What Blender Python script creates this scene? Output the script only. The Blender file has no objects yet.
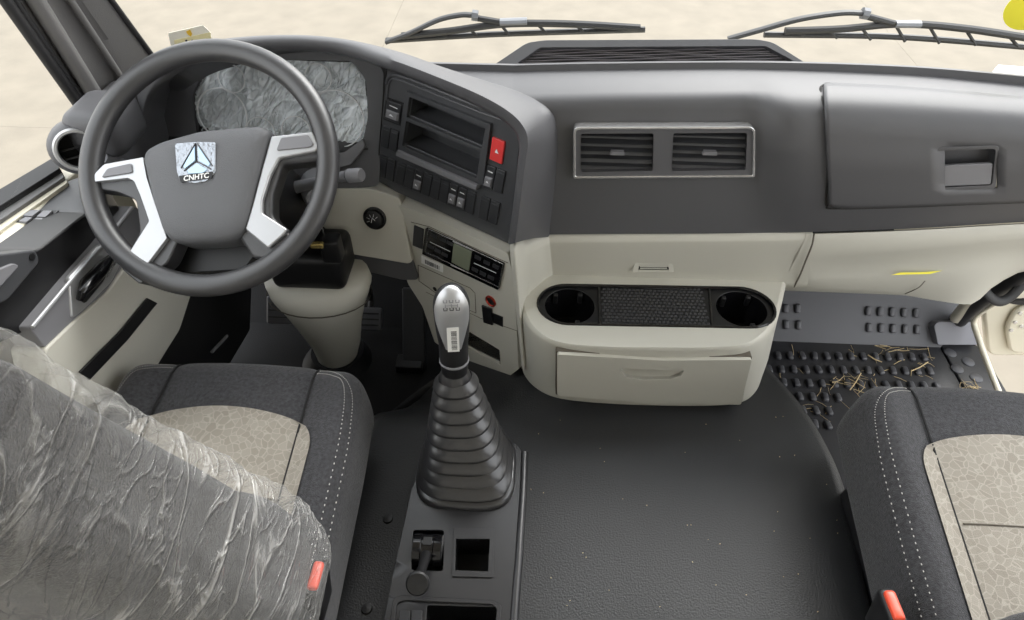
import bpy, bmesh, math, random
import numpy as np
from mathutils import Vector, Matrix, noise, geometry
random.seed(7)
D = bpy.data
SC = bpy.context.scene
COL = SC.collection
R = math.radians

# ------------------------------------------------------------------ camera
FPX, TH, PS = 660.0, R(45), R(3)
CAM = Vector((0, 0, 1.45))
cd = D.cameras.new('camera'); cam = D.objects.new('camera', cd); COL.objects.link(cam)
cam.location = CAM; cam.rotation_euler = (R(90) - TH, 0, PS)
cd.sensor_width = 36; cd.lens = FPX / 1024 * 36; cd.clip_start = .02; cd.clip_end = 200
SC.camera = cam

# ------------------------------------------------------------------ sky, sun, exposure
wd = D.worlds.new('sky'); SC.world = wd; wd.use_nodes = True
nt = wd.node_tree; nt.nodes.clear()
wo = nt.nodes.new('ShaderNodeOutputWorld'); bg = nt.nodes.new('ShaderNodeBackground')
tc = nt.nodes.new('ShaderNodeTexCoord'); sx = nt.nodes.new('ShaderNodeSeparateXYZ'); cr = nt.nodes.new('ShaderNodeValToRGB')
nt.links.new(tc.outputs['Generated'], sx.inputs[0]); nt.links.new(sx.outputs['Z'], cr.inputs[0])
cr.color_ramp.elements[0].position = 0; cr.color_ramp.elements[0].color = (1.0, .995, .98, 1)
cr.color_ramp.elements[1].position = 1; cr.color_ramp.elements[1].color = (.90, .95, 1.0, 1)
nt.links.new(cr.outputs[0], bg.inputs[0]); nt.links.new(bg.outputs[0], wo.inputs[0])
bg.inputs[1].default_value = 2.7
sl = D.lights.new('sun', 'SUN'); so = D.objects.new('sun', sl); COL.objects.link(so)
sl.energy = 3.2; sl.angle = R(35); sl.color = (1, .975, .94)
so.rotation_euler = (R(-42), R(28), 0); so.location = (2, 4, 6)
SC.view_settings.view_transform = 'Standard'; SC.view_settings.look = 'None'
SC.view_settings.gamma = 1; SC.view_settings.use_curve_mapping = False
SC.view_settings.exposure = 0.2

# ------------------------------------------------------------------ rays
cR = Vector((math.cos(PS), math.sin(PS), 0)); cH = Vector((-math.sin(PS), math.cos(PS), 0)); ZZ = Vector((0, 0, 1))
cF = cH * math.cos(TH) - ZZ * math.sin(TH); cU = cH * math.sin(TH) + ZZ * math.cos(TH)
def ray(u, v): return cF + cR * ((u - 512) / FPX) + cU * ((310 - v) / FPX)
def W(u, v, y=None, z=None, x=None):
    r = ray(u, v)
    t = (y - CAM.y) / r.y if y is not None else (z - CAM.z) / r.z if z is not None else (x - CAM.x) / r.x
    return CAM + r * t
class Fr:
    "a plane with its own axes; loc() gives where a sight line meets it"
    def __init__(s, o, ex, ey):
        s.o = Vector(o); s.ex = Vector(ex).normalized(); s.n = s.ex.cross(Vector(ey)).normalized(); s.ey = s.n.cross(s.ex)
    def loc(s, u, v, h=0):
        r = ray(u, v); t = (s.o + s.n * h - CAM).dot(s.n) / r.dot(s.n); p = CAM + r * t - s.o
        return (p.dot(s.ex), p.dot(s.ey))
    def locs(s, pts, h=0): return [s.loc(u, v, h) for u, v in pts]
    def to(s, a, b, h=0): return s.o + s.ex * a + s.ey * b + s.n * h

# ------------------------------------------------------------------ materials
def lin(c):
    c = c / 255
    return c / 12.92 if c <= .04045 else ((c + .055) / 1.055) ** 2.4
def rgb(r, g, b): return (lin(r), lin(g), lin(b), 1)
MAT = {}
def mat(name, col, rough=.5, metal=0, bump=0, bscale=400, var=0, vscale=8, spec=.5, coat=0, trans=0, emit=0, aniso=None, sheen=0):
    m = D.materials.new(name); m.use_nodes = True; n = m.node_tree; b = n.nodes['Principled BSDF']
    c = rgb(*col); b.inputs['Base Color'].default_value = c
    b.inputs['Roughness'].default_value = rough; b.inputs['Metallic'].default_value = metal
    b.inputs['Specular IOR Level'].default_value = spec; b.inputs['Coat Weight'].default_value = coat
    b.inputs['Transmission Weight'].default_value = trans
    if sheen: b.inputs['Sheen Weight'].default_value = sheen; b.inputs['Sheen Roughness'].default_value = .4
    if emit: b.inputs['Emission Color'].default_value = c; b.inputs['Emission Strength'].default_value = emit
    t = n.nodes.new('ShaderNodeTexCoord')
    src = t.outputs['Object']
    if aniso:
        mp = n.nodes.new('ShaderNodeMapping'); mp.inputs['Scale'].default_value = aniso
        n.links.new(src, mp.inputs[0]); src = mp.outputs[0]
    if var:
        x = n.nodes.new('ShaderNodeTexNoise'); x.inputs['Scale'].default_value = vscale; x.inputs['Detail'].default_value = 6
        n.links.new(src, x.inputs['Vector'])
        mx = n.nodes.new('ShaderNodeMix'); mx.data_type = 'RGBA'
        mx.inputs[6].default_value = tuple(k * (1 - var) for k in c[:3]) + (1,); mx.inputs[7].default_value = tuple(min(1, k * (1 + var)) for k in c[:3]) + (1,)
        n.links.new(x.outputs[0], mx.inputs[0]); n.links.new(mx.outputs[2], b.inputs['Base Color'])
    if bump:
        x = n.nodes.new('ShaderNodeTexNoise'); x.inputs['Scale'].default_value = bscale; x.inputs['Detail'].default_value = 3
        n.links.new(src, x.inputs['Vector'])
        bp = n.nodes.new('ShaderNodeBump'); bp.inputs['Strength'].default_value = bump; bp.inputs['Distance'].default_value = .002
        n.links.new(x.outputs[0], bp.inputs['Height']); n.links.new(bp.outputs[0], b.inputs['Normal'])
    MAT[name] = m
    return m
mat('dash_dark', (77, 77, 80), .50, bump=.12, bscale=900, spec=.62)
mat('panel_dark', (66, 67, 70), .38, bump=.06, bscale=900)
mat('switch_dark', (50, 51, 54), .4)
mat('black', (20, 20, 22), .45)
mat('black_gloss', (16, 16, 18), .12)
mat('void', (9, 9, 10), .8)
mat('groove', (34, 33, 32), .8)
mat('beige', (192, 190, 180), .5, bump=.06, bscale=800)
mat('beige_groove', (92, 86, 76), .7)
mat('cream', (214, 208, 190), .4)
mat('wheel_rubber', (54, 54, 56), .36, bump=.15, bscale=900, spec=.7)
mat('hub_grain', (91, 92, 95), .55, bump=.5, bscale=700)
mat('silver', (182, 183, 185), .36, metal=.6)
mat('chrome', (225, 225, 226), .14, metal=.75)
mat('button_grey', (120, 120, 124), .45)
mat('logo_blue', (178, 204, 226), .25, metal=.3)
mat('white', (236, 236, 234), .5)
mat('mark_white', (220, 222, 224), .5)
mat('mark_dark', (40, 40, 44), .5)
mat('red', (214, 62, 62), .4)
mat('buckle_red', (232, 84, 58), .35)
mat('copper', (170, 60, 48), .25, metal=.6)
mat('brass', (214, 190, 120), .25, metal=.8)
mat('lcd', (128, 134, 116), .15)
mat('yellow', (238, 228, 60), .5)
mat('paper', (244, 240, 226), .6)
mat('paper_yellow', (240, 230, 180), .6)
mat('orange', (240, 196, 60), .5)
mat('mat_rubber', (36, 37, 39), .43, bump=.5, bscale=300, var=.22, vscale=6)
mat('floor_rubber', (50, 50, 53), .40, bump=.2, bscale=260, var=.25, vscale=14)
mat('toe_rubber_lit', (84, 84, 88), .5, bump=.1, bscale=300)  # paler copy of the mat rubber, light on the sloping toe panel painted in
mat('stud_rubber', (78, 78, 82), .38)
mat('console_black', (42, 42, 44), .27, bump=.08, bscale=700)
mat('bellows_rubber', (44, 44, 46), .28, spec=.8)
mat('seat_dark', (58, 58, 61), .9, bump=1.0, bscale=500, var=.9, vscale=170, sheen=.15)
mat('stitch', (196, 194, 190), .7)
mat('seam', (30, 30, 31), .9)
mat('carpet', (18, 18, 20), .9, bump=.6, bscale=300)
mat('pillar_grey', (104, 103, 103), .5, bump=.25, bscale=500)
mat('rubber_seal', (34, 34, 36), .6)
mat('wiper_black', (44, 44, 45), .5)
mat('wiper_grey', (112, 114, 118), .4)
mat('straw', (206, 184, 140), .8)
mat('lining', (206, 202, 192), .9)
mat('vent_grey', (92, 92, 95), .35)
mat('toe_block_lit', (118, 118, 124), .5, bump=.1, bscale=300)  # toe block rubber, lightened in colour for the light its slope receives
mat('joint', (84, 76, 66), .9)
mat('grille_grey', (104, 100, 104), .5)
mat('foil', (150, 154, 160), .2, metal=.85, bump=1.0, bscale=150)
# concrete
m = mat('concrete', (127, 119, 106), .85, bump=.6, bscale=30, var=.22, vscale=3.5)
def seat_fabric():
    m = mat('seat_fabric', (176, 169, 154), .9, bump=.5, bscale=900)
    n = m.node_tree; b = n.nodes['Principled BSDF']; t = n.nodes.new('ShaderNodeTexCoord')
    ns = n.nodes.new('ShaderNodeTexNoise'); ns.inputs['Scale'].default_value = 14; ns.inputs['Detail'].default_value = 4
    va = n.nodes.new('ShaderNodeVectorMath'); va.operation = 'MULTIPLY_ADD'; va.inputs[1].default_value = (.03, .03, .03)
    n.links.new(t.outputs['Object'], ns.inputs['Vector']); n.links.new(ns.outputs['Color'], va.inputs[0]); n.links.new(t.outputs['Object'], va.inputs[2])
    vo = n.nodes.new('ShaderNodeTexVoronoi'); vo.feature = 'DISTANCE_TO_EDGE'; vo.inputs['Scale'].default_value = 78
    vc = n.nodes.new('ShaderNodeTexVoronoi'); vc.feature = 'F1'; vc.inputs['Scale'].default_value = 78
    n.links.new(va.outputs[0], vo.inputs['Vector']); n.links.new(va.outputs[0], vc.inputs['Vector'])
    r1 = n.nodes.new('ShaderNodeValToRGB'); r1.color_ramp.elements[0].position = .02; r1.color_ramp.elements[1].position = .07
    n.links.new(vo.outputs['Distance'], r1.inputs[0])
    sp = n.nodes.new('ShaderNodeSeparateColor'); n.links.new(vc.outputs['Color'], sp.inputs[0])
    r2 = n.nodes.new('ShaderNodeValToRGB')
    r2.color_ramp.elements[0].color = rgb(138, 132, 122); r2.color_ramp.elements[1].color = rgb(150, 144, 134)
    n.links.new(sp.outputs[0], r2.inputs[0])
    mx = n.nodes.new('ShaderNodeMix'); mx.data_type = 'RGBA'; mx.inputs[6].default_value = rgb(162, 156, 146)
    n.links.new(r1.outputs[0], mx.inputs[0]); n.links.new(r2.outputs[0], mx.inputs[7]); n.links.new(mx.outputs[2], b.inputs['Base Color'])
seat_fabric()
def glass(name, tint=(1, 1, 1), k=.06):
    m = D.materials.new(name); m.use_nodes = True; n = m.node_tree; n.nodes.clear()
    o = n.nodes.new('ShaderNodeOutputMaterial'); tr = n.nodes.new('ShaderNodeBsdfTransparent'); gl = n.nodes.new('ShaderNodeBsdfGlossy')
    tr.inputs[0].default_value = (*tint, 1); gl.inputs['Roughness'].default_value = .03
    fr = n.nodes.new('ShaderNodeFresnel'); fr.inputs[0].default_value = 1.3
    ml = n.nodes.new('ShaderNodeMath'); ml.operation = 'MULTIPLY'; ml.inputs[1].default_value = k * 8
    mx = n.nodes.new('ShaderNodeMixShader')
    n.links.new(fr.outputs[0], ml.inputs[0]); n.links.new(ml.outputs[0], mx.inputs[0]); n.links.new(tr.outputs[0], mx.inputs[1]); n.links.new(gl.outputs[0], mx.inputs[2]); n.links.new(mx.outputs[0], o.inputs[0])
    MAT[name] = m
glass('glass', (.985, .99, .985), .05)
def film(name, rot, sc, base, peak, col, rough, scale=1.0, width=.035):
    "clear crinkled plastic film: see-through, milky along sharp folds, fold highlights put into that whiteness"
    m = D.materials.new(name); m.use_nodes = True; n = m.node_tree; n.nodes.clear()
    o = n.nodes.new('ShaderNodeOutputMaterial'); tr = n.nodes.new('ShaderNodeBsdfTransparent'); p = n.nodes.new('ShaderNodeBsdfPrincipled')
    p.inputs['Base Color'].default_value = rgb(*col); p.inputs['Roughness'].default_value = rough; p.inputs['Specular IOR Level'].default_value = 1.0
    t = n.nodes.new('ShaderNodeTexCoord'); hs = []
    fac = None
    def math_(op, a, b):
        q = n.nodes.new('ShaderNodeMath'); q.operation = op; q.use_clamp = False
        for i, k in enumerate((a, b)):
            if isinstance(k, (int, float)): q.inputs[i].default_value = k
            elif k is not None: n.links.new(k, q.inputs[i])
        return q.outputs[0]
    for j, (ds, wid, amp, rz) in enumerate(((1, 1.0, 1.0, 0), (2.2, 1.2, .7, .22), (4.6, 1.5, .4, -.3))):
        mp = n.nodes.new('ShaderNodeMapping'); mp.vector_type = 'TEXTURE'; mp.inputs['Rotation'].default_value = (rot[0], rot[1] + rz, rot[2] + rz * .3); mp.inputs['Scale'].default_value = sc; mp.inputs['Location'].default_value = (j * 3.1, j * 1.7, 0)
        n1 = n.nodes.new('ShaderNodeTexNoise'); n1.inputs['Scale'].default_value = 5 * scale * ds; n1.inputs['Detail'].default_value = 2.5; n1.inputs['Distortion'].default_value = .6
        n.links.new(t.outputs['Object'], mp.inputs[0]); n.links.new(mp.outputs[0], n1.inputs['Vector'])
        rid = math_('ABSOLUTE', math_('SUBTRACT', n1.outputs[0], .5), None)
        mr = n.nodes.new('ShaderNodeMapRange'); mr.inputs[1].default_value = 0; mr.inputs[2].default_value = width * wid; mr.inputs[3].default_value = 1; mr.inputs[4].default_value = 0; mr.interpolation_type = 'SMOOTHSTEP'
        n.links.new(rid, mr.inputs[0]); q = math_('MULTIPLY', mr.outputs[0], amp); hs.append(q)
        fac = q if fac is None else math_('ADD', fac, q)
    big = n.nodes.new('ShaderNodeTexNoise'); big.inputs['Scale'].default_value = 4 * scale; n.links.new(t.outputs['Object'], big.inputs['Vector'])
    bgm = n.nodes.new('ShaderNodeMapRange'); bgm.inputs[1].default_value = .35; bgm.inputs[2].default_value = .7; bgm.inputs[3].default_value = .25; bgm.inputs[4].default_value = 1.0
    n.links.new(big.outputs[0], bgm.inputs[0])
    k = math_('MULTIPLY', fac, bgm.outputs[0]); k = math_('MULTIPLY', k, peak)
    lw = n.nodes.new('ShaderNodeLayerWeight'); lw.inputs[0].default_value = .35
    k = math_('ADD', k, math_('MULTIPLY', lw.outputs['Facing'], .22)); k = math_('ADD', k, base); k = math_('MINIMUM', k, .96)
    bp = n.nodes.new('ShaderNodeBump'); bp.inputs['Strength'].default_value = .8; bp.inputs['Distance'].default_value = .008
    n.links.new(fac, bp.inputs['Height']); n.links.new(bp.outputs[0], p.inputs['Normal'])
    mx = n.nodes.new('ShaderNodeMixShader'); n.links.new(k, mx.inputs[0]); n.links.new(tr.outputs[0], mx.inputs[1]); n.links.new(p.outputs[0], mx.inputs[2]); n.links.new(mx.outputs[0], o.inputs[0])
    MAT[name] = m
film('seat_film', (0, -.72, .2), (3.6, 1.4, .5), .05, .42, (236, 235, 232), .12, 1.0, .022)  # film folds and their highlight streaks both drawn as white opacity
film('gauge_film', (0, -1.0, 0), (2.4, 1.0, .8), .62, .5, (240, 247, 252), .2, 1.7, .05)  # opaque near-white carries the reflected brightness missing under the hood
# ------------------------------------------------------------------ mesh tools
ORG = {}
def inside(p, poly):
    c = False; j = len(poly) - 1
    for i in range(len(poly)):
        if (poly[i][1] > p[1]) != (poly[j][1] > p[1]) and p[0] < (poly[j][0] - poly[i][0]) * (p[1] - poly[i][1]) / (poly[j][1] - poly[i][1]) + poly[i][0]: c = not c
        j = i
    return c
class MB:
    def __init__(s): s.v = []; s.f = []
    def add(s, vs, fs):
        k = len(s.v); s.v += [Vector(p) for p in vs]; s.f += [tuple(i + k for i in f) for f in fs]; return s
    def grid(s, rows, cu=False, cv=False, flip=False):
        nr, nc = len(rows), len(rows[0]); vs = [p for r in rows for p in r]; fs = []
        for i in range(nr if cv else nr - 1):
            for j in range(nc if cu else nc - 1):
                a, b = i * nc + j, i * nc + (j + 1) % nc; i2 = (i + 1) % nr
                c, d = i2 * nc + (j + 1) % nc, i2 * nc + j
                fs.append((a, d, c, b) if flip else (a, b, c, d))
        return s.add(vs, fs)
    def tube(s, pts, r, n=10, caps=True, flat=None):
        pts = [Vector(p) for p in pts]; rs = r if isinstance(r, (list, tuple)) else [r] * len(pts)
        rows = []; up = None
        for i, p in enumerate(pts):
            d = (pts[min(i + 1, len(pts) - 1)] - pts[max(i - 1, 0)]).normalized()
            if up is None:
                up = Vector((0, 0, 1)) if abs(d.z) < .9 else Vector((1, 0, 0))
            a = d.cross(up).normalized(); up = a.cross(d).normalized()
            kf = flat or 1
            rows.append([p + a * (rs[i] * math.cos(2 * math.pi * k / n)) + up * (rs[i] * kf * math.sin(2 * math.pi * k / n)) for k in range(n)])
        k0 = len(s.v); s.grid(rows, cu=True)
        if caps:
            s.f.append(tuple(k0 + i for i in range(n))[::-1]); s.f.append(tuple(k0 + (len(pts) - 1) * n + i for i in range(n)))
        return s
    def lathe(s, o, ax, prof, n=24, ex=None, sx=1):
        o = Vector(o); ax = Vector(ax).normalized()
        a = Vector(ex) if ex else (Vector((1, 0, 0)) if abs(ax.x) < .9 else Vector((0, 1, 0)))
        a = (a - ax * a.dot(ax)).normalized(); b = ax.cross(a)
        rows = [[o + ax * h + (a * math.cos(2 * math.pi * k / n) * sx + b * math.sin(2 * math.pi * k / n)) * r for k in range(n)] for r, h in prof]
        return s.grid(rows, cu=True)
    def prism(s, fr, poly, h0, h1, holes=None, scale1=None):
        "polygon (with holes) pushed from h0 to h1 along the plane's normal"
        if not holes:
            n = len(poly); cx = sum(p[0] for p in poly) / n; cy = sum(p[1] for p in poly) / n
            top = poly if not scale1 else [(cx + (x - cx) * scale1, cy + (y - cy) * scale1) for x, y in poly]
            ar = sum(poly[i][0] * poly[(i + 1) % n][1] - poly[(i + 1) % n][0] * poly[i][1] for i in range(n))
            vs = [fr.to(x, y, h0) for x, y in poly] + [fr.to(x, y, h1) for x, y in top]
            fs = [tuple(range(n))[::-1], tuple(range(n, 2 * n))] + [(i, (i + 1) % n, n + (i + 1) % n, n + i) for i in range(n)]
            if ar < 0: fs = [f[::-1] for f in fs]
            return s.add(vs, fs)
        vs = []; es = []
        for lp in [poly] + holes:
            k0 = len(vs); vs += [Vector((x, y)) for x, y in lp]; es += [(k0 + i, k0 + (i + 1) % len(lp)) for i in range(len(lp))]
        ov, oe, of, iv, ie, if_ = geometry.delaunay_2d_cdt(vs, es, [], 0, 1e-9)
        mp = {}
        for i, src in enumerate(iv):
            for q in src: mp[i] = q
        fs = []
        for f in of:
            c = sum((ov[i] for i in f), Vector((0, 0))) / len(f)
            if not inside(c, poly) or any(inside(c, h_) for h_ in holes) or any(i not in mp for i in f): continue
            ids = [mp[i] for i in f]; A, B, C_ = (vs[i] for i in ids[:3])
            fs.append(ids if (B - A).cross(C_ - A) > 0 else ids[::-1])
        nv = len(vs)
        V = [fr.to(p.x, p.y, h1) for p in vs] + [fr.to(p.x, p.y, h0) for p in vs]
        F2 = [tuple(f) for f in fs] + [tuple(i + nv for i in f[::-1]) for f in fs]
        k = 0
        for q, lp in enumerate([poly] + holes):
            n = len(lp); ar = sum(lp[i][0] * lp[(i + 1) % n][1] - lp[(i + 1) % n][0] * lp[i][1] for i in range(n))
            if q: ar = -ar
            for i in range(n):
                a, b = k + i, k + (i + 1) % n
                F2.append((a + nv, b + nv, b, a) if ar > 0 else (a, b, b + nv, a + nv))
            k += n
        return s.add(V, F2)
    def pocket(s, fr, poly, h, depth):
        "inside walls and floor of a recess"
        n = len(poly); vs = [fr.to(x, y, h) for x, y in poly] + [fr.to(x, y, h - depth) for x, y in poly]
        ar = sum(poly[i][0] * poly[(i + 1) % n][1] - poly[(i + 1) % n][0] * poly[i][1] for i in range(n))
        fs = [tuple(range(n, 2 * n))] + [(i, n + i, n + (i + 1) % n, (i + 1) % n) for i in range(n)]
        if ar < 0: fs = [f[::-1] for f in fs]
        return s.add(vs, fs)
    def box(s, c, sz, M=None):
        c = Vector(c); x, y, z = (k / 2 for k in sz)
        P = [Vector((i * x, j * y, k * z)) for k in (-1, 1) for j in (-1, 1) for i in (-1, 1)]
        if M: P = [M @ p for p in P]
        return s.add([c + p for p in P], [(0, 2, 3, 1), (4, 5, 7, 6), (0, 1, 5, 4), (2, 6, 7, 3), (0, 4, 6, 2), (1, 3, 7, 5)])
    def rbox(s, half, r, res, fn):
        "rounded box; fn maps every local point into place"
        a, b, c = half; nx, ny, nz = res; seen = {}; fs = []; vs = []
        def put(p):
            key = tuple(round(q, 6) for q in p)
            if key not in seen:
                core = Vector((max(-(a - r), min(a - r, p[0])), max(-(b - r), min(b - r, p[1])), max(-(c - r), min(c - r, p[2]))))
                d = Vector(p) - core; q = core + (d.normalized() * r if d.length > 1e-9 else d)
                seen[key] = len(vs); vs.append(fn(q))
            return seen[key]
        def lin_(n, h):
            # denser near the rounded ends
            k = max(2, int(n * .25)); e = [-h + r * (1 - math.cos(i / k * math.pi / 2)) if False else -h + r * i / k for i in range(k)]
            mid = [-(h - r) + 2 * (h - r) * i / max(1, n - 2 * k) for i in range(max(1, n - 2 * k) + 1)]
            return e + mid + [-q for q in e[::-1]]
        X, Y, Z = lin_(nx, a), lin_(ny, b), lin_(nz, c)
        def face(A, B, f, fl):
            for i in range(len(A) - 1):
                for j in range(len(B) - 1):
                    q = [put(f(A[i], B[j])), put(f(A[i + 1], B[j])), put(f(A[i + 1], B[j + 1])), put(f(A[i], B[j + 1]))]
                    fs.append(tuple(q[::-1] if fl else q))
        face(X, Y, lambda p, q: (p, q, c), False); face(X, Y, lambda p, q: (p, q, -c), True)
        face(X, Z, lambda p, q: (p, -b, q), False); face(X, Z, lambda p, q: (p, b, q), True)
        face(Y, Z, lambda p, q: (a, p, q), False); face(Y, Z, lambda p, q: (-a, p, q), True)
        return s.add(vs, fs)
    def build(s, name, m, parent=None, bevel=0, smooth=True, label=None, ang=38, seg=2, solid=0, subsurf=0):
        me = D.meshes.new(name); off = ORG.get(parent, Vector()) if parent else Vector()
        me.from_pydata([tuple(p - off) for p in s.v], [], s.f); me.update()
        o = D.objects.new(name, me); COL.objects.link(o); me.materials.append(MAT[m])
        if parent: o.parent = parent
        ORG[o] = off
        if smooth:
            for p in me.polygons: p.use_smooth = True
            me.set_sharp_from_angle(angle=R(ang))
        if solid:
            md = o.modifiers.new('thick', 'SOLIDIFY'); md.thickness = solid; md.offset = -1
        if bevel:
            md = o.modifiers.new('round', 'BEVEL'); md.width = bevel; md.segments = seg; md.limit_method = 'ANGLE'; md.angle_limit = R(35); md.harden_normals = False
        if subsurf:
            md = o.modifiers.new('sub', 'SUBSURF'); md.levels = md.render_levels = subsurf
        if label: o['label'] = label
        return o
def tag(o, label, cat, group=None):
    o['label'] = label; o['category'] = cat
    if group: o['group'] = group
    return o
def thing(name, loc, label, cat, group=None):
    o = D.objects.new(name, None); COL.objects.link(o); o.location = loc; o.empty_display_size = .05; ORG[o] = Vector(loc)
    return tag(o, label, cat, group)
def struct(o, label=None):
    o['kind'] = 'structure'
    if label: o['label'] = label
    return o
def inst(src, name, loc, parent, rot=None):
    o = D.objects.new(name, src.data); COL.objects.link(o); o.parent = parent; off = ORG.get(parent, Vector())
    o.location = Vector(loc) - off
    if rot is not None: o.rotation_euler = rot
    ORG[o] = off
    return o
def rpoly(pts, r, seg=4):
    "polygon with rounded corners"
    out = []; n = len(pts); rr = r if isinstance(r, (list, tuple)) else [r] * n
    for i in range(n):
        p, a, b = Vector(pts[i]), Vector(pts[i - 1]), Vector(pts[(i + 1) % n])
        da, db = (a - p), (b - p); q = min(rr[i], da.length * .49, db.length * .49)
        if q < 1e-6: out.append(tuple(p)); continue
        s0 = p + da.normalized() * q; s1 = p + db.normalized() * q
        for k in range(seg + 1):
            t = k / seg; out.append(tuple(s0 * (1 - t) ** 2 + p * (2 * t * (1 - t)) + s1 * t * t))
    return out
def smooth_curve(pts, n):
    "Catmull-Rom through pts (vectors), n samples"
    P = [Vector(p) for p in pts]; P = [P[0] * 2 - P[1]] + P + [P[-1] * 2 - P[-2]]; out = []
    m = len(P) - 3
    for k in range(n):
        t = k / (n - 1) * m; i = min(int(t), m - 1); t -= i
        a, b, c, d = P[i:i + 4]
        out.append(.5 * ((2 * b) + (c - a) * t + (2 * a - 5 * b + 4 * c - d) * t * t + (3 * b - a - 3 * c + d) * t ** 3))
    return out
def xrow(pts, xs):
    "row as y,z over common x columns (pchip-like smooth)"
    P = sorted(pts, key=lambda p: p.x); X = [p.x for p in P]
    def herm(V, x):
        if x <= X[0]: return V[0]
        if x >= X[-1]: return V[-1]
        i = max(k for k in range(len(X) - 1) if X[k] <= x); h = X[i + 1] - X[i]; t = (x - X[i]) / h
        def sl(k):
            if k == 0 or k == len(X) - 1: return 0 if len(X) < 2 else (V[min(k + 1, len(X) - 1)] - V[max(k - 1, 0)]) / (X[min(k + 1, len(X) - 1)] - X[max(k - 1, 0)])
            a = (V[k] - V[k - 1]) / (X[k] - X[k - 1]); b = (V[k + 1] - V[k]) / (X[k + 1] - X[k])
            return 0 if a * b <= 0 else 2 * a * b / (a + b)
        m0, m1 = sl(i) * h, sl(i + 1) * h
        return (2 * t**3 - 3 * t**2 + 1) * V[i] + (t**3 - 2 * t**2 + t) * m0 + (-2 * t**3 + 3 * t**2) * V[i + 1] + (t**3 - t**2) * m1
    Y = [p.y for p in P]; Zv = [p.z for p in P]
    return [Vector((x, herm(Y, x), herm(Zv, x))) for x in xs]
def text(fr, s, a, b, size, h, name, m, parent, bold=1.0, shear=0, th=.0004):
    cu = D.curves.new('t', 'FONT'); cu.body = s; cu.size = size; cu.align_x = 'CENTER'; cu.align_y = 'CENTER'; cu.shear = shear; cu.offset = size * .012 * bold
    ob = D.objects.new('t', cu); COL.objects.link(ob); bpy.context.view_layer.update()
    me = ob.evaluated_get(bpy.context.evaluated_depsgraph_get()).to_mesh()
    mb = MB(); mb.add([fr.to(a + v.co.x, b + v.co.y, h + v.co.z) for v in me.vertices], [tuple(p.vertices) for p in me.polygons])
    D.objects.remove(ob)
    return mb.build(name, m, parent, smooth=False)
def barcode(fr, a0, a1, b0, b1, h, parent, m='mark_dark', n=17):
    rnd = random.Random(3); mb = MB(); x = a0
    while x < a1:
        w = (a1 - a0) / n * rnd.choice((.35, .6, .9)); x2 = min(a1, x + w)
        mb.add([fr.to(x, b0, h), fr.to(x2, b0, h), fr.to(x2, b1, h), fr.to(x, b1, h)], [(0, 1, 2, 3)]); x = x2 + (a1 - a0) / n * rnd.choice((.4, .6, .8))
    o = mb.build('barcode', m, parent, smooth=False); return o
def sst(a, b, x):
    t = max(0, min(1, (x - a) / (b - a))); return t * t * (3 - 2 * t)

# ================================================================== SETTING
XL, XR = -.93, 1.29
GZ = -1.25
g = MB().add([(-40, -20, GZ - .02), (40, -20, GZ - .02), (40, 60, GZ - .02), (-40, 60, GZ - .02)], [(0, 1, 2, 3)]).build('ground', 'joint')
struct(g, 'pale sunlit concrete yard outside the cab')
slab0 = MB(); q = 4.99 / 2 - .006
slab0.box((0, 0, 0), (2 * q, 2 * q, .02)); slab0 = slab0.build('slab', 'concrete', g); slab0.location = (.92, 7.05, GZ - .01)
for i in range(-3, 4):
    for j in range(-3, 5):
        if (i, j) != (0, 0): inst(slab0, 'slab', (.92 + i * 4.98, 7.05 + j * 4.98, GZ - .01), g)
fl = MB(); fl.box((.18, .62, -.02), (XR - XL, 1.9, .04)); struct(fl.build('floor', 'carpet'), 'dark floor of the truck cab')
# front bulkhead: sloping toe board then upright
TB0 = W(850, 345, z=0).y
wf = MB()
pr = [(TB0, 0), (TB0 + .2, .2), (TB0 + .22, .58), (TB0 + .25, .58), (TB0 + .26, .16), (TB0 + .06, -.04)]
wf.grid([[Vector((x, a, b)) for a, b in pr + pr[:1]] for x in (XL, XR)], flip=True)
struct(wf.build('wall_front', 'carpet'), 'dark sloping toe board under the dashboard')

# windscreen, curved and leaning
def ws(x, z):
    k = (x - .18) / 1.11
    return Vector((x, 1.40 + .24 * (1 - k * k) - (z - .72) * .2, z))
gl = MB().grid([[ws(XL + .02 + (XR - XL - .04) * i / 24, z) for i in range(25)] for z in (.70, 1.1, 1.5, 1.95)])
struct(gl.build('window_1', 'glass'), 'clear curved windscreen above the dashboard')
# outer front panel below the screen
fp = MB().grid([[ws(XL + (XR - XL) * i / 24, .72) + Vector((0, dy, dz)) for i in range(25)] for dy, dz in ((-.03, -.05), (.03, -.035), (.05, -.07), (.06, -.9))])
struct(fp.build('wall_outside', 'cream'), 'outer front panel of the cab below the windscreen')
sg = MB().grid([[Vector((-.945, y, z)) for y in (-.3, .4, 1.2)] for z in (.70, 1.2, 1.95)])
struct(sg.build('window_2', 'glass'), 'clear side window of the driver door')

# roof lining and rear wall of the cab (behind and above the camera)
struct(MB().box((.18, .50, 1.98), (XR - XL, 1.75, .05)).build('ceiling', 'lining'), 'pale fabric roof lining of the cab')
struct(MB().box((.18, -.38, .95), (XR - XL, .04, 2.0)).build('wall_back', 'lining'), 'pale rear wall of the cab')
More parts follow.
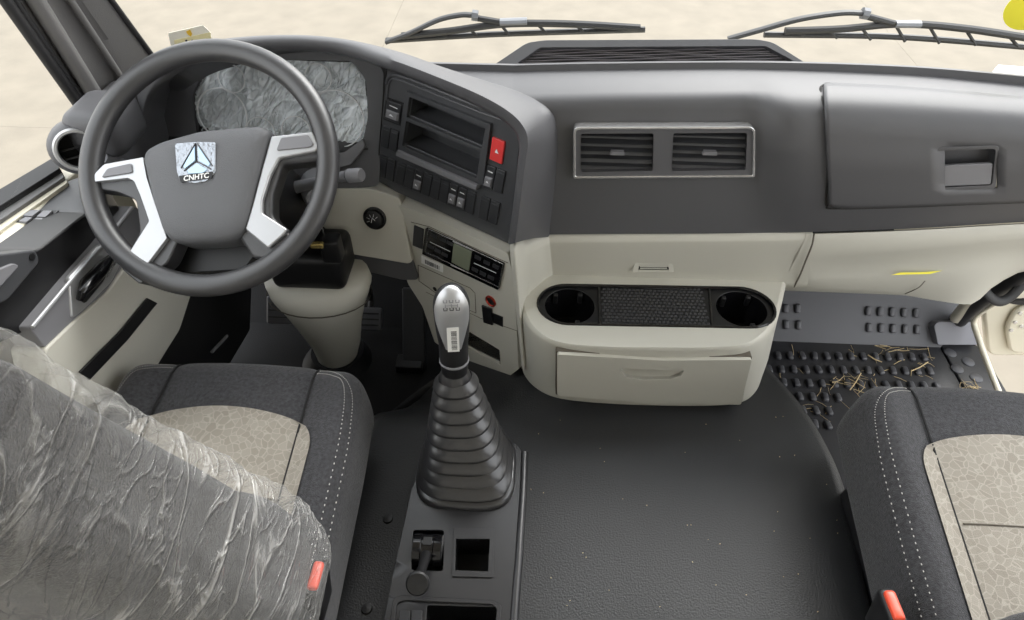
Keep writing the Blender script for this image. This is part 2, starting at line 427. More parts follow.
# A-pillar beside the driver
pl = [((-14, -30), (85, 112), -.945), ((4, -30), (97, 112), -.94), ((40, -28), (116, 98), -.925), ((55, -28), (131, 86), -.91), ((62, -28), (137, 80), -.90), ((92, -25), (153, 58), -.875), ((90, -25), (152, 57), -.90), ((60, -28), (132, 82), -.96)]
rows = []
for k in range(7):
    r_ = []
    for (a, b, x) in pl:
        p0, p1 = W(*b, x=x), W(*a, x=x)
        d = (p1 - p0) / (p1.z - p0.z); zt = .66 + (2.0 - .66) * k / 6
        r_.append(p0 + d * (zt - p0.z))
    rows.append(r_)
pil = MB().grid(rows, cu=True).build('trim_1', 'pillar_grey', ang=25); struct(pil, 'grey trim on the front pillar beside the driver')
def pil_line(a, b, x, r, name, m, z0=.70, z1=1.9, flat=None):
    p0, p1 = W(*b, x=x), W(*a, x=x); d = (p1 - p0) / (p1.z - p0.z)
    return MB().tube([p0 + d * (z0 + (z1 - z0) * k / 8 - p0.z) for k in range(9)], r, 12, flat=flat).build(name, m, pil)
pil_line((17, -30), (104, 110), -.925, .016, 'grab_bar', 'pillar_grey')
pil_line((-16, -30), (84, 112), -.945, .011, 'door_seal', 'rubber_seal', .72)
pil_line((-6, -30), (90, 112), -.94, .007, 'door_seal', 'rubber_seal', .72)
pil_line((52, -28), (128, 88), -.905, .007, 'trim_bead', 'pillar_grey')
pil_line((93, -25), (154, 58), -.873, .006, 'glass_seal', 'rubber_seal')

# ================================================================== DASHBOARD
dash = thing('dashboard', (.2, 1.25, .6), 'dark grey truck dashboard with beige lower panels under the windscreen', 'dashboard')
xs = [-.06 + 1.42 * i / 70 for i in range(71)]
def wrow(L): return xrow([W(u, v, y=y) for u, v, y in L], xs)
XE = 1180
T = []
T.append([Vector((x, ws(x, .66).y - .02, .66)) for x in xs])
T.append([Vector((x, min(1.40, ws(x, .8).y - .03), .79)) for x in xs])
T.append(wrow([(470, 65, 1.29), (600, 62, 1.29), (760, 61, 1.29), (900, 65, 1.28), (1024, 75, 1.25), (XE, 92, 1.19)]))
T.append(wrow([(470, 66.5, 1.274), (600, 63.5, 1.274), (760, 62.5, 1.274), (900, 66.5, 1.264), (1024, 76.5, 1.234), (XE, 93.5, 1.174)]))
T.append(wrow([(470, 73, 1.27), (600, 70, 1.27), (760, 69, 1.27), (900, 74, 1.26), (1024, 85, 1.23), (XE, 103, 1.17)]))
T.append(wrow([(470, 76, 1.255), (600, 73, 1.255), (760, 72, 1.255), (900, 77, 1.245), (1024, 88, 1.215), (XE, 106, 1.155)]))
T.append(wrow([(500, 95, 1.165), (600, 92, 1.165), (752, 90, 1.165), (790, 92, 1.15), (900, 97, 1.145), (1024, 108, 1.12), (XE, 126, 1.08)]))
T.append(wrow([(500, 103, 1.145), (600, 101, 1.145), (748, 99, 1.145), (790, 105, 1.115), (900, 110, 1.11), (1024, 120, 1.09), (XE, 136, 1.06)]))
T.append(wrow([(500, 113, 1.135), (600, 111, 1.135), (748, 110, 1.135), (785, 121, 1.095), (900, 126, 1.09), (1024, 134, 1.075), (XE, 148, 1.05)]))
T.append(wrow([(500, 150, 1.122), (600, 150, 1.122), (750, 148, 1.122), (788, 160, 1.08), (900, 163, 1.075), (1024, 168, 1.065), (XE, 176, 1.05)]))
T.append(wrow([(500, 195, 1.108), (600, 195, 1.108), (755, 195, 1.104), (800, 200, 1.078), (900, 203, 1.075), (1024, 200, 1.07), (XE, 200, 1.06)]))
T.append(wrow([(500, 226, 1.096), (600, 226, 1.096), (755, 225, 1.094), (810, 224, 1.084), (900, 222, 1.082), (1024, 214, 1.085), (XE, 208, 1.08)]))
T.append(wrow([(500, 235, 1.094), (600, 234, 1.094), (755, 233, 1.092), (812, 232, 1.088), (900, 229, 1.09), (1024, 222, 1.095), (XE, 216, 1.09)]))
T.append([p + Vector((0, .03, -.002)) for p in T[-1]])
pm_ = MB().grid(T, flip=False)
def proj(p):
    d = p - CAM; w = d.dot(cF); return 512 + FPX * d.dot(cR) / w, 310 - FPX * d.dot(cU) / w
def in_latch(f):
    c = sum((pm_.v[i] for i in f), Vector()) / len(f); u, v = proj(c); return 870 < u < 1075 and 115 < v < 196
pm_.f = [f for f in pm_.f if not in_latch(f)]
pad = pm_.build('upper_pad', 'dash_dark', dash, ang=58)
MB().grid([[r_[0] + Vector((dx, 0, 0)) for dx in (-.22, -.11, .002)] for r_ in T[:6]]).grid([[r_[0] + Vector((dx, 0, 0)) for dx in (-.12, -.06, .002)] for r_ in T[5:8]]).build('rear_pad', 'dash_dark', dash, ang=60)

# ---- stack plane (turned towards the driver)
SPo = W(388, 75, z=.87); SPe = W(520, 130, z=.87)
ex = (SPe - SPo); ex.z = 0
SP = Fr(SPo, ex, (0, 0, 1))
# instrument hood: lip and top, sweeping round to the passenger side
def sp(u, v, h=0): return SP.to(*SP.loc(u, v, h), h)
outer = [W(118, 128, y=1.24), W(128, 88, y=1.27), W(150, 62, z=.915), W(190, 45, z=.925), W(240, 37, z=.93), W(300, 35, z=.93), W(350, 40, z=.92), W(400, 52, z=.905), W(440, 66, z=.885), W(480, 79, z=.868), W(520, 92, y=1.17), W(548, 108, y=1.14), W(557, 128, y=1.13), W(557, 160, y=1.12), W(553, 200, y=1.106), W(549, 237, y=1.093)]
lip = [W(140, 132, y=1.19), W(146, 96, y=1.20), W(165, 70, z=.905), W(200, 54, z=.92), W(245, 45, z=.925), W(300, 43, z=.925), W(350, 49, z=.915), sp(392, 60, .03), sp(440, 78, .032), sp(480, 95, .034), sp(508, 111, .035), sp(523, 126, .035), sp(528, 142, .035), sp(525, 165, .035), sp(520, 205, .035), sp(515, 243, .035)]
lip2 = [W(146, 132, y=1.20), W(153, 98, y=1.21), W(172, 77, z=.885), W(205, 62, z=.90), W(247, 53, z=.905), W(300, 51, z=.905), W(348, 57, z=.895), sp(386, 69, .022), sp(436, 88, .022), sp(474, 105, .022), sp(500, 119, .022), sp(514, 131, .022), sp(519, 146, .022), sp(517, 168, .022), sp(513, 205, .022), sp(508, 243, .022)]
inn = []
for i, p in enumerate(lip2):
    back = SP.n * -.055 if i >= 7 else Vector((0, .09, -.012))
    inn.append(p + back)
N = 90
C0 = smooth_curve([p + (Vector((0, .12, -.10)) if i < 11 else Vector((.01, .035, 0))) for i, p in enumerate(outer)], N)
C1 = smooth_curve(outer, N); C3 = smooth_curve(lip, N); C5 = smooth_curve(lip2, N); C6 = smooth_curve(inn, N)
C2 = [a.lerp(b, .45) + Vector((0, 0, .004)) for a, b in zip(C1, C3)]; C2b = [a.lerp(b, .8) + Vector((0, -.002, .004)) for a, b in zip(C1, C3)]
C4 = [a.lerp(b, .5) + (SP.n * .006) for a, b in zip(C3, C5)]
hood = MB().grid([C0, C1, C2, C2b, C3, C4, C5, C6], flip=True).build('instrument_hood', 'dash_dark', dash, ang=75)

# ---- stack face with radio slots
FO = [(386, 66), (440, 85), (480, 103), (505, 117), (516, 130), (519, 146), (517, 168), (513, 205), (509, 244), (470, 226), (430, 207), (378, 184), (379, 150), (383, 100)]
face = SP.locs(FO)
s1 = SP.locs([(413, 97), (487, 127), (483, 146), (410, 115)]); s2 = SP.locs([(409, 120), (482, 150), (478, 176), (405, 144)])
fb = MB().prism(SP, face, -.012, 0, holes=[rpoly(s1, .003), rpoly(s2, .003)])
fpn = fb.build('stack_panel', 'panel_dark', dash, bevel=.002)
for s_, nm in ((s1, 'radio_slot'), (s2, 'radio_slot')):
    o = MB().pocket(SP, s_, -.004, .045).build(nm, 'panel_dark', dash, smooth=False)
    pass
MB().prism(SP, SP.locs([(352, 52), (400, 62), (480, 100), (515, 128), (508, 238), (380, 182), (352, 180)], -.06), -.075, -.06).build('stack_back', 'black', dash)
# raised surround: swoosh ridge above, frame round the slots, ledge below
def ridge(pts, w, hgt, name, m, parent, fr=SP, h=0):
    P = [Vector((*fr.loc(u, v, h), 0)) for u, v in pts]; P = smooth_curve(P, len(pts) * 5)
    return MB().tube([fr.to(p.x, p.y, h + hgt * .1) for p in P], w, 8).build(name, m, parent)
ridge([(387, 84), (389, 77), (397, 75), (420, 83), (450, 95), (480, 107), (505, 117)], .0035, .002, 'trim_ridge', 'panel_dark', fpn)
ridge([(387, 100), (390, 81), (399, 80), (420, 88), (450, 100), (480, 112), (506, 121)], .0025, .002, 'trim_ridge', 'panel_dark', fpn)
fo = rpoly(SP.locs([(408, 90), (493, 123), (485, 184), (400, 148)]), .004)
fi = [rpoly(SP.locs([(412, 95.5), (488, 126), (484, 147.5), (409, 116)]), .003), rpoly(SP.locs([(408.5, 119.5), (483, 150), (479, 177), (404.5, 144.5)]), .003)]
MB().prism(SP, fo, -.002, .007, holes=fi).build('radio_frame', 'panel_dark', fpn, bevel=.0015)
MB().prism(SP, rpoly(SP.locs([(401, 148), (481, 183), (480, 187.5), (400, 153)]), .002), 0, .013).build('radio_ledge', 'button_grey', fpn, bevel=.003)
def switch(pts, kind, par=fpn, fr=SP):
    P = fr.locs(pts); h = .004
    o = MB().prism(fr, rpoly(P, .0015, 2), -.001, h).build('switch', 'red' if kind == 'red' else 'switch_dark', par, bevel=.0012, label='red hazard warning switch' if kind == 'red' else None)
    a = [Vector(p) for p in P]; c = sum(a, Vector((0, 0))) / 4
    if kind == 'lit':
        t0 = [a[0].lerp(a[3], .42), a[1].lerp(a[2], .42), a[1].lerp(a[2], .9), a[0].lerp(a[3], .9)]
        t0 = [q.lerp(c, .12) for q in t0]
        MB().prism(fr, [tuple(q) for q in t0], h, h + .004, scale1=.8).build('rocker', 'button_grey', o, bevel=.0008)
        m0 = a[0].lerp(a[1], .5).lerp(a[3].lerp(a[2], .5), .22); w = (a[1] - a[0]).length * .28
        MB().add([fr.to(m0.x - w, m0.y - .0012, h + .0004), fr.to(m0.x + w, m0.y - .0012, h + .0004), fr.to(m0.x + w, m0.y + .0012, h + .0004), fr.to(m0.x - w, m0.y + .0012, h + .0004)], [(0, 1, 2, 3)]).build('switch_mark', 'mark_white', o, smooth=False)
        m1 = a[0].lerp(a[1], .5).lerp(a[3].lerp(a[2], .5), .62); w *= .6
        MB().add([fr.to(m1.x - w, m1.y - .002, h + .0045), fr.to(m1.x + w, m1.y - .002, h + .0045), fr.to(m1.x, m1.y + .003, h + .0045)], [(0, 1, 2)]).build('switch_mark', 'mark_white', o, smooth=False)
    elif kind == 'red':
        w = .0045
        MB().add([fr.to(c.x - w, c.y - w, h + .0005), fr.to(c.x + w, c.y - w, h + .0005), fr.to(c.x, c.y + w, h + .0005)], [(0, 1, 2)]).build('warning_triangle', 'mark_white', o, smooth=False)
    elif kind == 'blank':
        m0 = a[0].lerp(a[1], .5).lerp(a[3].lerp(a[2], .5), .1)
        e0 = a[0].lerp(a[3], .08).lerp(c, .1); e1 = a[1].lerp(a[2], .08).lerp(c, .1)
        MB().tube([fr.to(e0.x, e0.y, h), fr.to(e1.x, e1.y, h)], .0007, 6).build('ridge', 'panel_dark', o)
    return o
def swrow(p0, p1, q0, q1, n, kinds):
    "n switches between top edge p0-p1 and bottom edge q0-q1"
    for k in range(n):
        a, b = (k + .04) / n, (k + .96) / n
        L = lambda s, e, t: (s[0] + (e[0] - s[0]) * t, s[1] + (e[1] - s[1]) * t)
        switch([L(p0, p1, a), L(p0, p1, b), L(q0, q1, b), L(q0, q1, a)], kinds[k])
MB().prism(SP, rpoly(SP.locs([(386.5, 97), (405, 103.5), (402, 126), (384, 119)]), .002), 0, .002).build('switch_well', 'black', fpn)
swrow((388, 99), (403.5, 105), (385, 117.5), (401, 124), 1, ['lit'])
swrow((384, 125), (400, 131), (381, 145.5), (397.5, 152), 2, ['blank'] * 2)
swrow((381, 154), (396.5, 160.5), (378.5, 175), (394, 181.5), 2, ['blank'] * 2)
swrow((399, 161.5), (477.5, 192.5), (395.5, 182), (474, 214.5), 9, ['blank', 'blank', 'lit', 'blank', 'blank', 'blank', 'lit', 'lit', 'blank'])
swrow((493, 136), (506.5, 141.5), (490, 158), (503.5, 164), 1, ['red'])
swrow((488, 164), (507, 171), (483.5, 187), (503, 193.5), 2, ['lit', 'blank'])
swrow((482, 194.5), (501.5, 203), (478.5, 217), (497.5, 225), 2, ['blank'] * 2)
MB().tube([sp(387, 66, .001), sp(383, 100, .001), sp(379, 150, .001), sp(378, 184, .001)], .0012, 6).build('panel_joint', 'groove', dash)

# ---- instrument cluster
CLo = W(285, 105, y=1.285)
CL = Fr(CLo, (1, -.02, 0), (0, .36, .93))
bez_o = rpoly(CL.locs([(148, 140), (152, 88), (176, 66), (250, 50), (345, 53), (384, 66), (382, 120), (379, 186), (330, 192), (250, 190), (160, 180)]), .012)
bez_i = rpoly(CL.locs([(199, 150), (192, 96), (204, 70), (262, 60), (352, 61), (366, 80), (368, 118), (363, 140), (345, 153), (300, 160)]), .012)
MB().prism(CL, bez_o, -.01, 0, holes=[bez_i]).build('gauge_bezel', 'dash_dark', dash, bevel=.003)
clp = MB().prism(CL, bez_i, -.04, -.02).build('gauge_panel', 'black_gloss', dash)
MB().pocket(CL, bez_i, 0, .02).build('gauge_well', 'panel_dark', dash)
for u, v, r in ((235, 78, 13), (226, 113, 24), (264, 131, 14), (299, 130, 14), (321, 77, 13), (339, 118, 27)):
    a, b = CL.loc(u, v, -.019); a2, _ = CL.loc(u + r, v, -.019); rr = abs(a2 - a)
    ring = [CL.to(a + rr * math.cos(t * math.pi / 18), b + rr * math.sin(t * math.pi / 18), -.0015) for t in range(37)]
    o = MB().tube(ring, .0015, 6).build('gauge_ring', 'mark_white', clp)
    tk = MB()
    for k in range(-30, 211, 20):
        c_, s_ = math.cos(R(k)), math.sin(R(k)); tk.tube([CL.to(a + rr * .86 * c_, b + rr * .86 * s_, -.0185), CL.to(a + rr * .74 * c_, b + rr * .74 * s_, -.0185)], .0005, 4)
    tk.build('scale_marks', 'mark_white', o)
    t0 = R(200); MB().tube([CL.to(a, b, -.0183), CL.to(a + rr * .7 * math.cos(t0), b + rr * .7 * math.sin(t0), -.0183)], .0007, 5).build('needle', 'red', o)
# crinkled film over the gauges
fm = MB(); n_ = 70; rows = []
xa = [p[0] for p in bez_i]; ya = [p[1] for p in bez_i]
x0, x1, y0, y1 = min(xa) + .003, max(xa) - .003, min(ya) + .003, max(ya) - .003
idx = {}; V = []; F_ = []
for i in range(n_ + 1):
    for j in range(n_ + 1):
        a, b = x0 + (x1 - x0) * i / n_, y0 + (y1 - y0) * j / n_
        q = Vector((a * 30 + b * 22, b * 26 - a * 12, 0)); q2 = Vector(((a + b) * 14, (a - b) * 60, 2)); h = -.010 + .005 * noise.noise(q * .6) + .004 * (1 - abs(noise.noise(q2)) * 3)
        idx[i, j] = len(V); V.append(CL.to(a, b, max(-.0165, min(-.003, h))))
for i in range(n_):
    for j in range(n_):
        if inside((x0 + (x1 - x0) * (i + .5) / n_, y0 + (y1 - y0) * (j + .5) / n_), bez_i): F_.append((idx[i, j], idx[i + 1, j], idx[i + 1, j + 1], idx[i, j + 1]))
used = sorted({k for f in F_ for k in f}); mp_ = {k: i for i, k in enumerate(used)}
MB().add([V[k] for k in used], [tuple(mp_[k] for k in f) for f in F_]).build('protective_film', 'gauge_film', dash, ang=180, label='crinkled silvery protective film over the gauges')
# lower lip of the cluster, silver-grey scoop
MB().prism(CL, rpoly(CL.locs([(300, 158), (345, 152), (364, 138), (366, 146), (352, 164), (318, 172)]), .006), -.005, .008).build('gauge_lip', 'button_grey', dash, bevel=.004)

# ---- dash end by the door
eb = MB().rbox((.05, .07, .085), .03, (10, 10, 10), lambda p: W(133, 128, y=1.23) + Vector((p.x, p.y, p.z)))
eb.build('end_pad', 'dash_dark', dash)
lo = MB().grid([[Vector((x, y, z)) for x in (-.90, -.80, -.72, -.60, -.45, -.38)] for y, z in ((1.34, .74), (1.30, .715), (1.25, .68), (1.24, .60), (1.27, .50), (1.40, .48))], flip=False)
lo.build('driver_lower_pad', 'black', dash, ang=60)
# ---- round air outlet on the dash end
vc_ = W(78, 150, x=-.84)
vn = Vector((.55, -.78, .30)).normalized()
pod = MB(); pod.lathe(vc_, vn, [(.0, -.10), (.035, -.095), (.047, -.06), (.048, -.02), (.043, -.006), (.036, 0), (.030, -.004)], 32); pod.rbox((.05, .06, .045), .025, (8, 8, 8), lambda q: vc_ + Vector((.02, .075, .012)) + q); pod = pod.build('side_vent', 'dash_dark', dash)
MB().lathe(vc_, vn, [(.030, .000), (.032, .005), (.036, .005), (.039, -.002), (.037, -.006)], 40).build('vent_ring', 'silver', pod)
MB().lathe(vc_, vn, [(.031, .0), (.029, -.03), (.0, -.03)], 32).build('vent_throat', 'void', pod)
VF = Fr(vc_, (1, .7, 0), vn.cross(Vector((1, .7, 0))))
for k in (-.012, .004):
    w = math.sqrt(.029 ** 2 - k * k); MB().tube([VF.to(-w, k, -.008), VF.to(w, k, -.008)], .003, 6, flat=.5).build('vent_slat', 'black', pod)

# ---- driver-side beige panel with the dial
BP = Fr(W(370, 220, y=1.19), (1, -.12, 0), (0, .25, .95))
bo = rpoly(BP.locs([(300, 186), (335, 189), (372, 189), (400, 198), (412, 262), (408, 264), (350, 254), (338, 244), (322, 225), (300, 220)]), .012)
MB().prism(BP, bo, -.05, 0).build('driver_lower_panel', 'beige', dash, bevel=.008, seg=3)
MB().prism(BP, rpoly(BP.locs([(338, 246), (352, 254), (410, 263), (416, 284), (400, 284), (350, 272)]), .01), -.10, -.02).build('knee_panel', 'dash_dark', dash, bevel=.006)
c_ = BP.loc(375, 218, .0); cw = BP.to(*c_, 0)
kn = MB().lathe(cw, BP.n, [(.027, 0), (.027, .004), (.024, .006), (.022, .003), (.021, .003), (.021, .012), (.018, .014), (0, .014)], 32).build('headlamp_dial', 'black', dash)
for t in range(5):
    an = R(40 + t * 40); MB().tube([cw + BP.n * .0145 + (BP.ex * math.cos(an) + BP.ey * math.sin(an)) * q for q in (.008, .015)], .0006, 4).build('dial_mark', 'mark_white', kn)
MB().tube([cw + BP.n * .0145 + BP.ex * -.004 + BP.ey * -.006, cw + BP.n * .0145 + BP.ex * -.001 + BP.ey * .006, cw + BP.n * .0145 + BP.ex * .005 + BP.ey * .0], .0009, 4).build('dial_mark', 'mark_white', kn)

# ---- beige stack below the switches
st = SP.locs([(399, 199), (440, 213), (514, 248), (519, 270), (522, 312), (524, 364), (512, 373), (470, 356), (440, 338), (428, 302), (414, 280), (408, 262), (404, 235)])
slot = rpoly(SP.locs([(463, 320), (505, 345), (506, 360), (463, 338)]), .004)
sb = MB().prism(SP, rpoly(st, .006, 3), -.03, .02, holes=[slot]); stk = sb.build('stack_lower', 'beige', dash, bevel=.004)
MB().pocket(SP, slot, .012, .10).build('storage_slot', 'void', stk, smooth=False)
H2 = .0205
MB().tube([SP.to(*SP.loc(u, v, H2), H2) for u, v in [(411, 222), (430, 227), (470, 246), (508, 263)]], .0008, 5).build('seam_line', 'beige_groove', stk)
MB().prism(SP, rpoly(SP.locs([(414.5, 225), (424, 229), (422.5, 249), (413, 245)], H2), .0015), .018, .0225).build('switch_blank', 'switch_dark', stk, bevel=.001)
acp = rpoly(SP.locs([(427, 227), (505, 263), (499.5, 289), (423.5, 253)], H2), .003)
ac = MB().prism(SP, acp, .018, .026).build('climate_panel', 'black_gloss', stk, bevel=.0015)
H3 = .0265
def acl(pts, r, m, nm): return MB().tube([SP.to(*SP.loc(u, v, H3), H3) for u, v in pts], r, 6).build(nm, m, ac)
acl([(428.5, 229), (454, 240.5), (471, 249), (503, 264), (498.5, 287), (466, 271.5), (449, 263), (425.5, 252), (428.5, 229)], .0008, 'chrome', 'panel_outline')
acl([(430, 242), (450, 251.5)], .0007, 'mark_white', 'panel_line'); acl([(474, 263), (496, 273)], .0007, 'mark_white', 'panel_line')
MB().prism(SP, rpoly(SP.locs([(454, 243), (472, 251.5), (469, 271), (452, 262)], H3), .002), .026, .0285).build('screen', 'lcd', ac, bevel=.0008)
acl([(453, 241.5), (473, 250.5)], .0015, 'chrome', 'screen_trim'); acl([(451, 265), (469, 273)], .0015, 'chrome', 'screen_trim')
for (u, v) in [(434, 236), (443, 240), (450, 243.5), (431, 247), (438, 251), (445, 255), (478, 258), (487, 263), (496, 267), (475, 270), (483, 274), (491, 278)]:
    MB().prism(SP, rpoly(SP.locs([(u - 3, v - 3.4), (u + 3, v - .4), (u + 2.4, v + 2.6), (u - 3.4, v - .2)], H3), .001), .026, .0275).build('button', 'switch_dark', ac)
lab = MB().prism(SP, SP.locs([(421.5, 255.5), (443, 265), (443, 272.5), (421.5, 263)], H2), .020, .0212).build('sticker', 'white', stk, smooth=False, label='white barcode sticker')
a0, b0 = SP.loc(426, 261, H2); a1, b1 = SP.loc(440, 269, H2)
bc = MB(); rnd = random.Random(5)
for k in range(14):
    t = k / 14; u, v = 425 + 15 * t, 259.5 + 6.8 * t; wd_ = rnd.choice((.35, .6, .8))
    P = SP.locs([(u, v), (u + wd_, v + wd_ * .45), (u + wd_, v + 4 + wd_ * .45), (u, v + 4)], .0215); bc.add([SP.to(*p, .0215) for p in P], [(0, 1, 2, 3)])
bc.build('barcode', 'mark_dark', lab, smooth=False)
dl = [(418, 264), (450, 281), (475, 292), (476, 313)]
MB().tube([SP.to(*SP.loc(u, v, H2), H2) for u, v in [(418, 265), (419, 281), (440, 296)]], .0008, 5).build('seam_line', 'beige_groove', stk)
MB().tube([SP.to(*SP.loc(u, v, H2), H2) for u, v in [(418, 265), (445, 277), (470, 288), (475, 293), (476, 313), (462, 307)]], .0008, 5).build('seam_line', 'beige_groove', stk)
MB().tube([SP.to(*SP.loc(u, v, H2), H2) for u, v in [(426, 292), (440, 299), (480, 318), (523, 333)]], .0006, 5).build('seam_line', 'beige_groove', stk)
cs = SP.to(*SP.loc(491, 301, H2), H2)
sk = MB().lathe(cs, SP.n, [(.0145, -.001), (.0145, .003), (.012, .004), (.0105, .001)], 24).build('power_socket', 'copper', stk)
MB().lathe(cs, SP.n, [(.0112, .0012), (.010, .0004), (0, .0004)], 20).build('socket_well', 'void', sk)
us = MB().prism(SP, rpoly(SP.locs([(483, 309), (503, 317), (503, 327), (483, 318)], H2), .001), .018, .0215).build('charging_port', 'black', stk, bevel=.001)
MB().prism(SP, rpoly(SP.locs([(482, 305), (492, 309), (493, 325), (484, 322)], H2 + .003), .001), .0215, .026).build('port_cover', 'black', us, bevel=.001)
kh = SP.to(*SP.loc(435, 289, H2), H2)
MB().lathe(kh, SP.n, [(.006, 0), (.006, .001), (.0, .001)], 16).build('latch_hole', 'black', stk)

# ---- beige corner and flat panel right of the stack
zb = T[-2]
def beige_rows(top, bot, yb):
    return None
pa = []
corner_top = [sp(510, 248, .021), sp(516, 248, .024), W(524, 246, y=1.03), W(535, 241, y=1.06), W(547, 237, y=1.088), W(560, 236, y=1.092), W(640, 235.5, y=1.092), W(720, 235, y=1.09), W(813, 233, y=1.086)]
corner_bot = [sp(522, 366, .021), sp(525, 364, .024), W(528, 335, y=1.03), W(538, 318, y=1.07), W(552, 296, y=1.11), W(565, 284, y=1.112), W(640, 282, y=1.112), W(720, 282, y=1.112), W(806, 286, y=1.112)]
ct = smooth_curve(corner_top, 60); cb = smooth_curve(corner_bot, 60)
rows = [[p + Vector((0, .02, 0)) for p in ct], ct] + [[a.lerp(b, k) + Vector((0, -.008 * sst(0, .08, k), 0)) for a, b in zip(ct, cb)] for k in (.03, .06, .1, .2, .35, .5, .65, .8, .9, 1.0)] + [[p + Vector((0, .05, -.02)) for p in cb]]
mid = MB().grid(rows, flip=False).build('centre_lower_panel', 'beige', dash, ang=70)
# small grille in it
GP = Fr(W(653, 267, y=1.096), (1, 0, 0), (0, .22, 1))
go = rpoly(GP.locs([(635, 261.5), (672, 261.5), (674, 271.5), (632, 271.5)]), .002); gi = rpoly(GP.locs([(639, 263.5), (668, 263.5), (669, 269.5), (638, 269.5)]), .001)
gr = MB().prism(GP, go, -.004, .004, holes=[gi]).build('small_grille', 'beige', mid, bevel=.001)
MB().prism(GP, gi, -.004, .0005).build('grille_void', 'groove', gr)
for v in (264.8, 266.5, 268.2):
    MB().tube([GP.to(*GP.loc(640, v, .001), .001), GP.to(*GP.loc(667, v, .001), .001)], .0012, 5).build('slat', 'beige', gr)

# ---- passenger lower panel
xs2 = [.54 + .76 * i / 40 for i in range(41)]
def prow(L): return xrow([W(u, v, y=y) for u, v, y in L], xs2)
L = [prow([(812, 233, 1.105), (900, 230, 1.108), (1024, 223, 1.112), (XE, 217, 1.11)]),
     prow([(812, 234, 1.084), (900, 231, 1.086), (1024, 224, 1.09), (XE, 218, 1.088)]),
     prow([(811, 240, 1.080), (900, 238, 1.08), (1024, 232, 1.085), (XE, 227, 1.083)]),
     prow([(808, 258, 1.085), (850, 257, 1.083), (900, 253, 1.083), (1024, 240, 1.085), (XE, 232, 1.083)]),
     prow([(806, 264, 1.090), (850, 261, 1.112), (900, 257, 1.116), (1024, 244, 1.118), (XE, 236, 1.118)]),
     prow([(803, 278, 1.10), (850, 276, 1.112), (900, 273, 1.114), (960, 268, 1.114), (1024, 258, 1.12), (XE, 250, 1.12)]),
     prow([(799, 286, 1.115), (850, 289, 1.12), (900, 291, 1.12), (932, 288, 1.115), (960, 287, 1.11), (986, 283, 1.12), (1000, 275, 1.13), (1024, 266, 1.13), (XE, 255, 1.13)]),
     prow([(796, 291, 1.14), (850, 293, 1.14), (900, 295, 1.14), (932, 300, 1.135), (960, 304, 1.13), (974, 304, 1.135), (986, 293, 1.15), (1000, 282, 1.16), (1024, 271, 1.16), (XE, 260, 1.16)]),
     ]
L.append([p + Vector((0, .10, .01)) for p in L[-1]])
plp = MB().grid(L, flip=False).build('passenger_lower_panel', 'beige', dash, ang=60)
def jline(pts, name, m, r=.0012, par=dash): return MB().tube(smooth_curve([W(u, v, y=y) for u, v, y in pts], 24), r, 6).build(name, m, par)
jline([(814, 234, 1.079), (812, 245, 1.074), (806, 260, 1.08), (800, 275, 1.092), (794, 287, 1.105)], 'panel_joint', 'beige_groove', .0018)
jline([(925, 281, 1.106), (918, 288, 1.112), (905, 294, 1.13)], 'panel_joint', 'beige_groove', .001, plp)
YF = Fr(W(918, 274, y=1.106), (1, .02, 0), (0, .5, 1))
ys = MB().prism(YF, YF.locs([(891, 275), (900, 272.5), (925, 272), (942, 270.5), (930, 274), (905, 274.5)]), 0, .0008).build('warning_sticker', 'yellow', dash, smooth=False, label='narrow yellow warning sticker')

# ---- passenger vents
VP = Fr(W(665, 150, y=1.118), (1, -.004, 0), (0, .06, 1))
vo = VP.locs([(573, 124.5), (754, 124), (754, 174.5), (573, 176)]); vo = rpoly(vo, [.012, .012, .006, .006])
vi = VP.locs([(575.5, 126.8), (751.8, 126.3), (751.5, 172.5), (575.5, 173.7)]); vi = rpoly(vi, [.010, .010, .004, .004])
q1 = rpoly(VP.locs([(581, 132), (653, 131.5), (652, 168.5), (581, 169.5)]), .004); q2 = rpoly(VP.locs([(673, 131.5), (746, 131), (744.5, 167.5), (671.5, 168.5)]), .004)
vpn = MB().prism(VP, vi, -.02, .008, holes=[q1, q2]).build('vent_panel', 'vent_grey', dash, bevel=.0015)
fr_ = MB().prism(VP, vo, -.01, .012, holes=[vi]).build('chrome_frame', 'chrome', vpn, bevel=.0012, seg=2)
for (qa, cu) in ((q1, 617), (q2, 709)):
    ctr = VP.loc(cu, 150)
    ve = MB().pocket(VP, qa, .009, .026).build('air_vent', 'void', vpn, smooth=False)
    x0 = min(p[0] for p in qa); x1 = max(p[0] for p in qa); y0 = min(p[1] for p in qa); y1 = max(p[1] for p in qa)
    for k in range(5):
        yy = y0 + (y1 - y0) * (k + .75) / 5.4
        sl_ = MB(); sl_.grid([[VP.to(x, yy + dy, h) for x in (x0, x1)] for dy, h in ((0, .006), (.0015, .007), (.006, -.008), (.0045, -.009), (0, .006))], flip=True)
        sl_.build('slat', 'switch_dark', ve)
    MB().prism(VP, rpoly([(ctr[0] - .014, ctr[1] - .004), (ctr[0] + .014, ctr[1] - .004), (ctr[0] + .012, ctr[1] + .003), (ctr[0] - .012, ctr[1] + .003)], .001), .004, .014).build('vent_tab', 'button_grey', ve, bevel=.001)

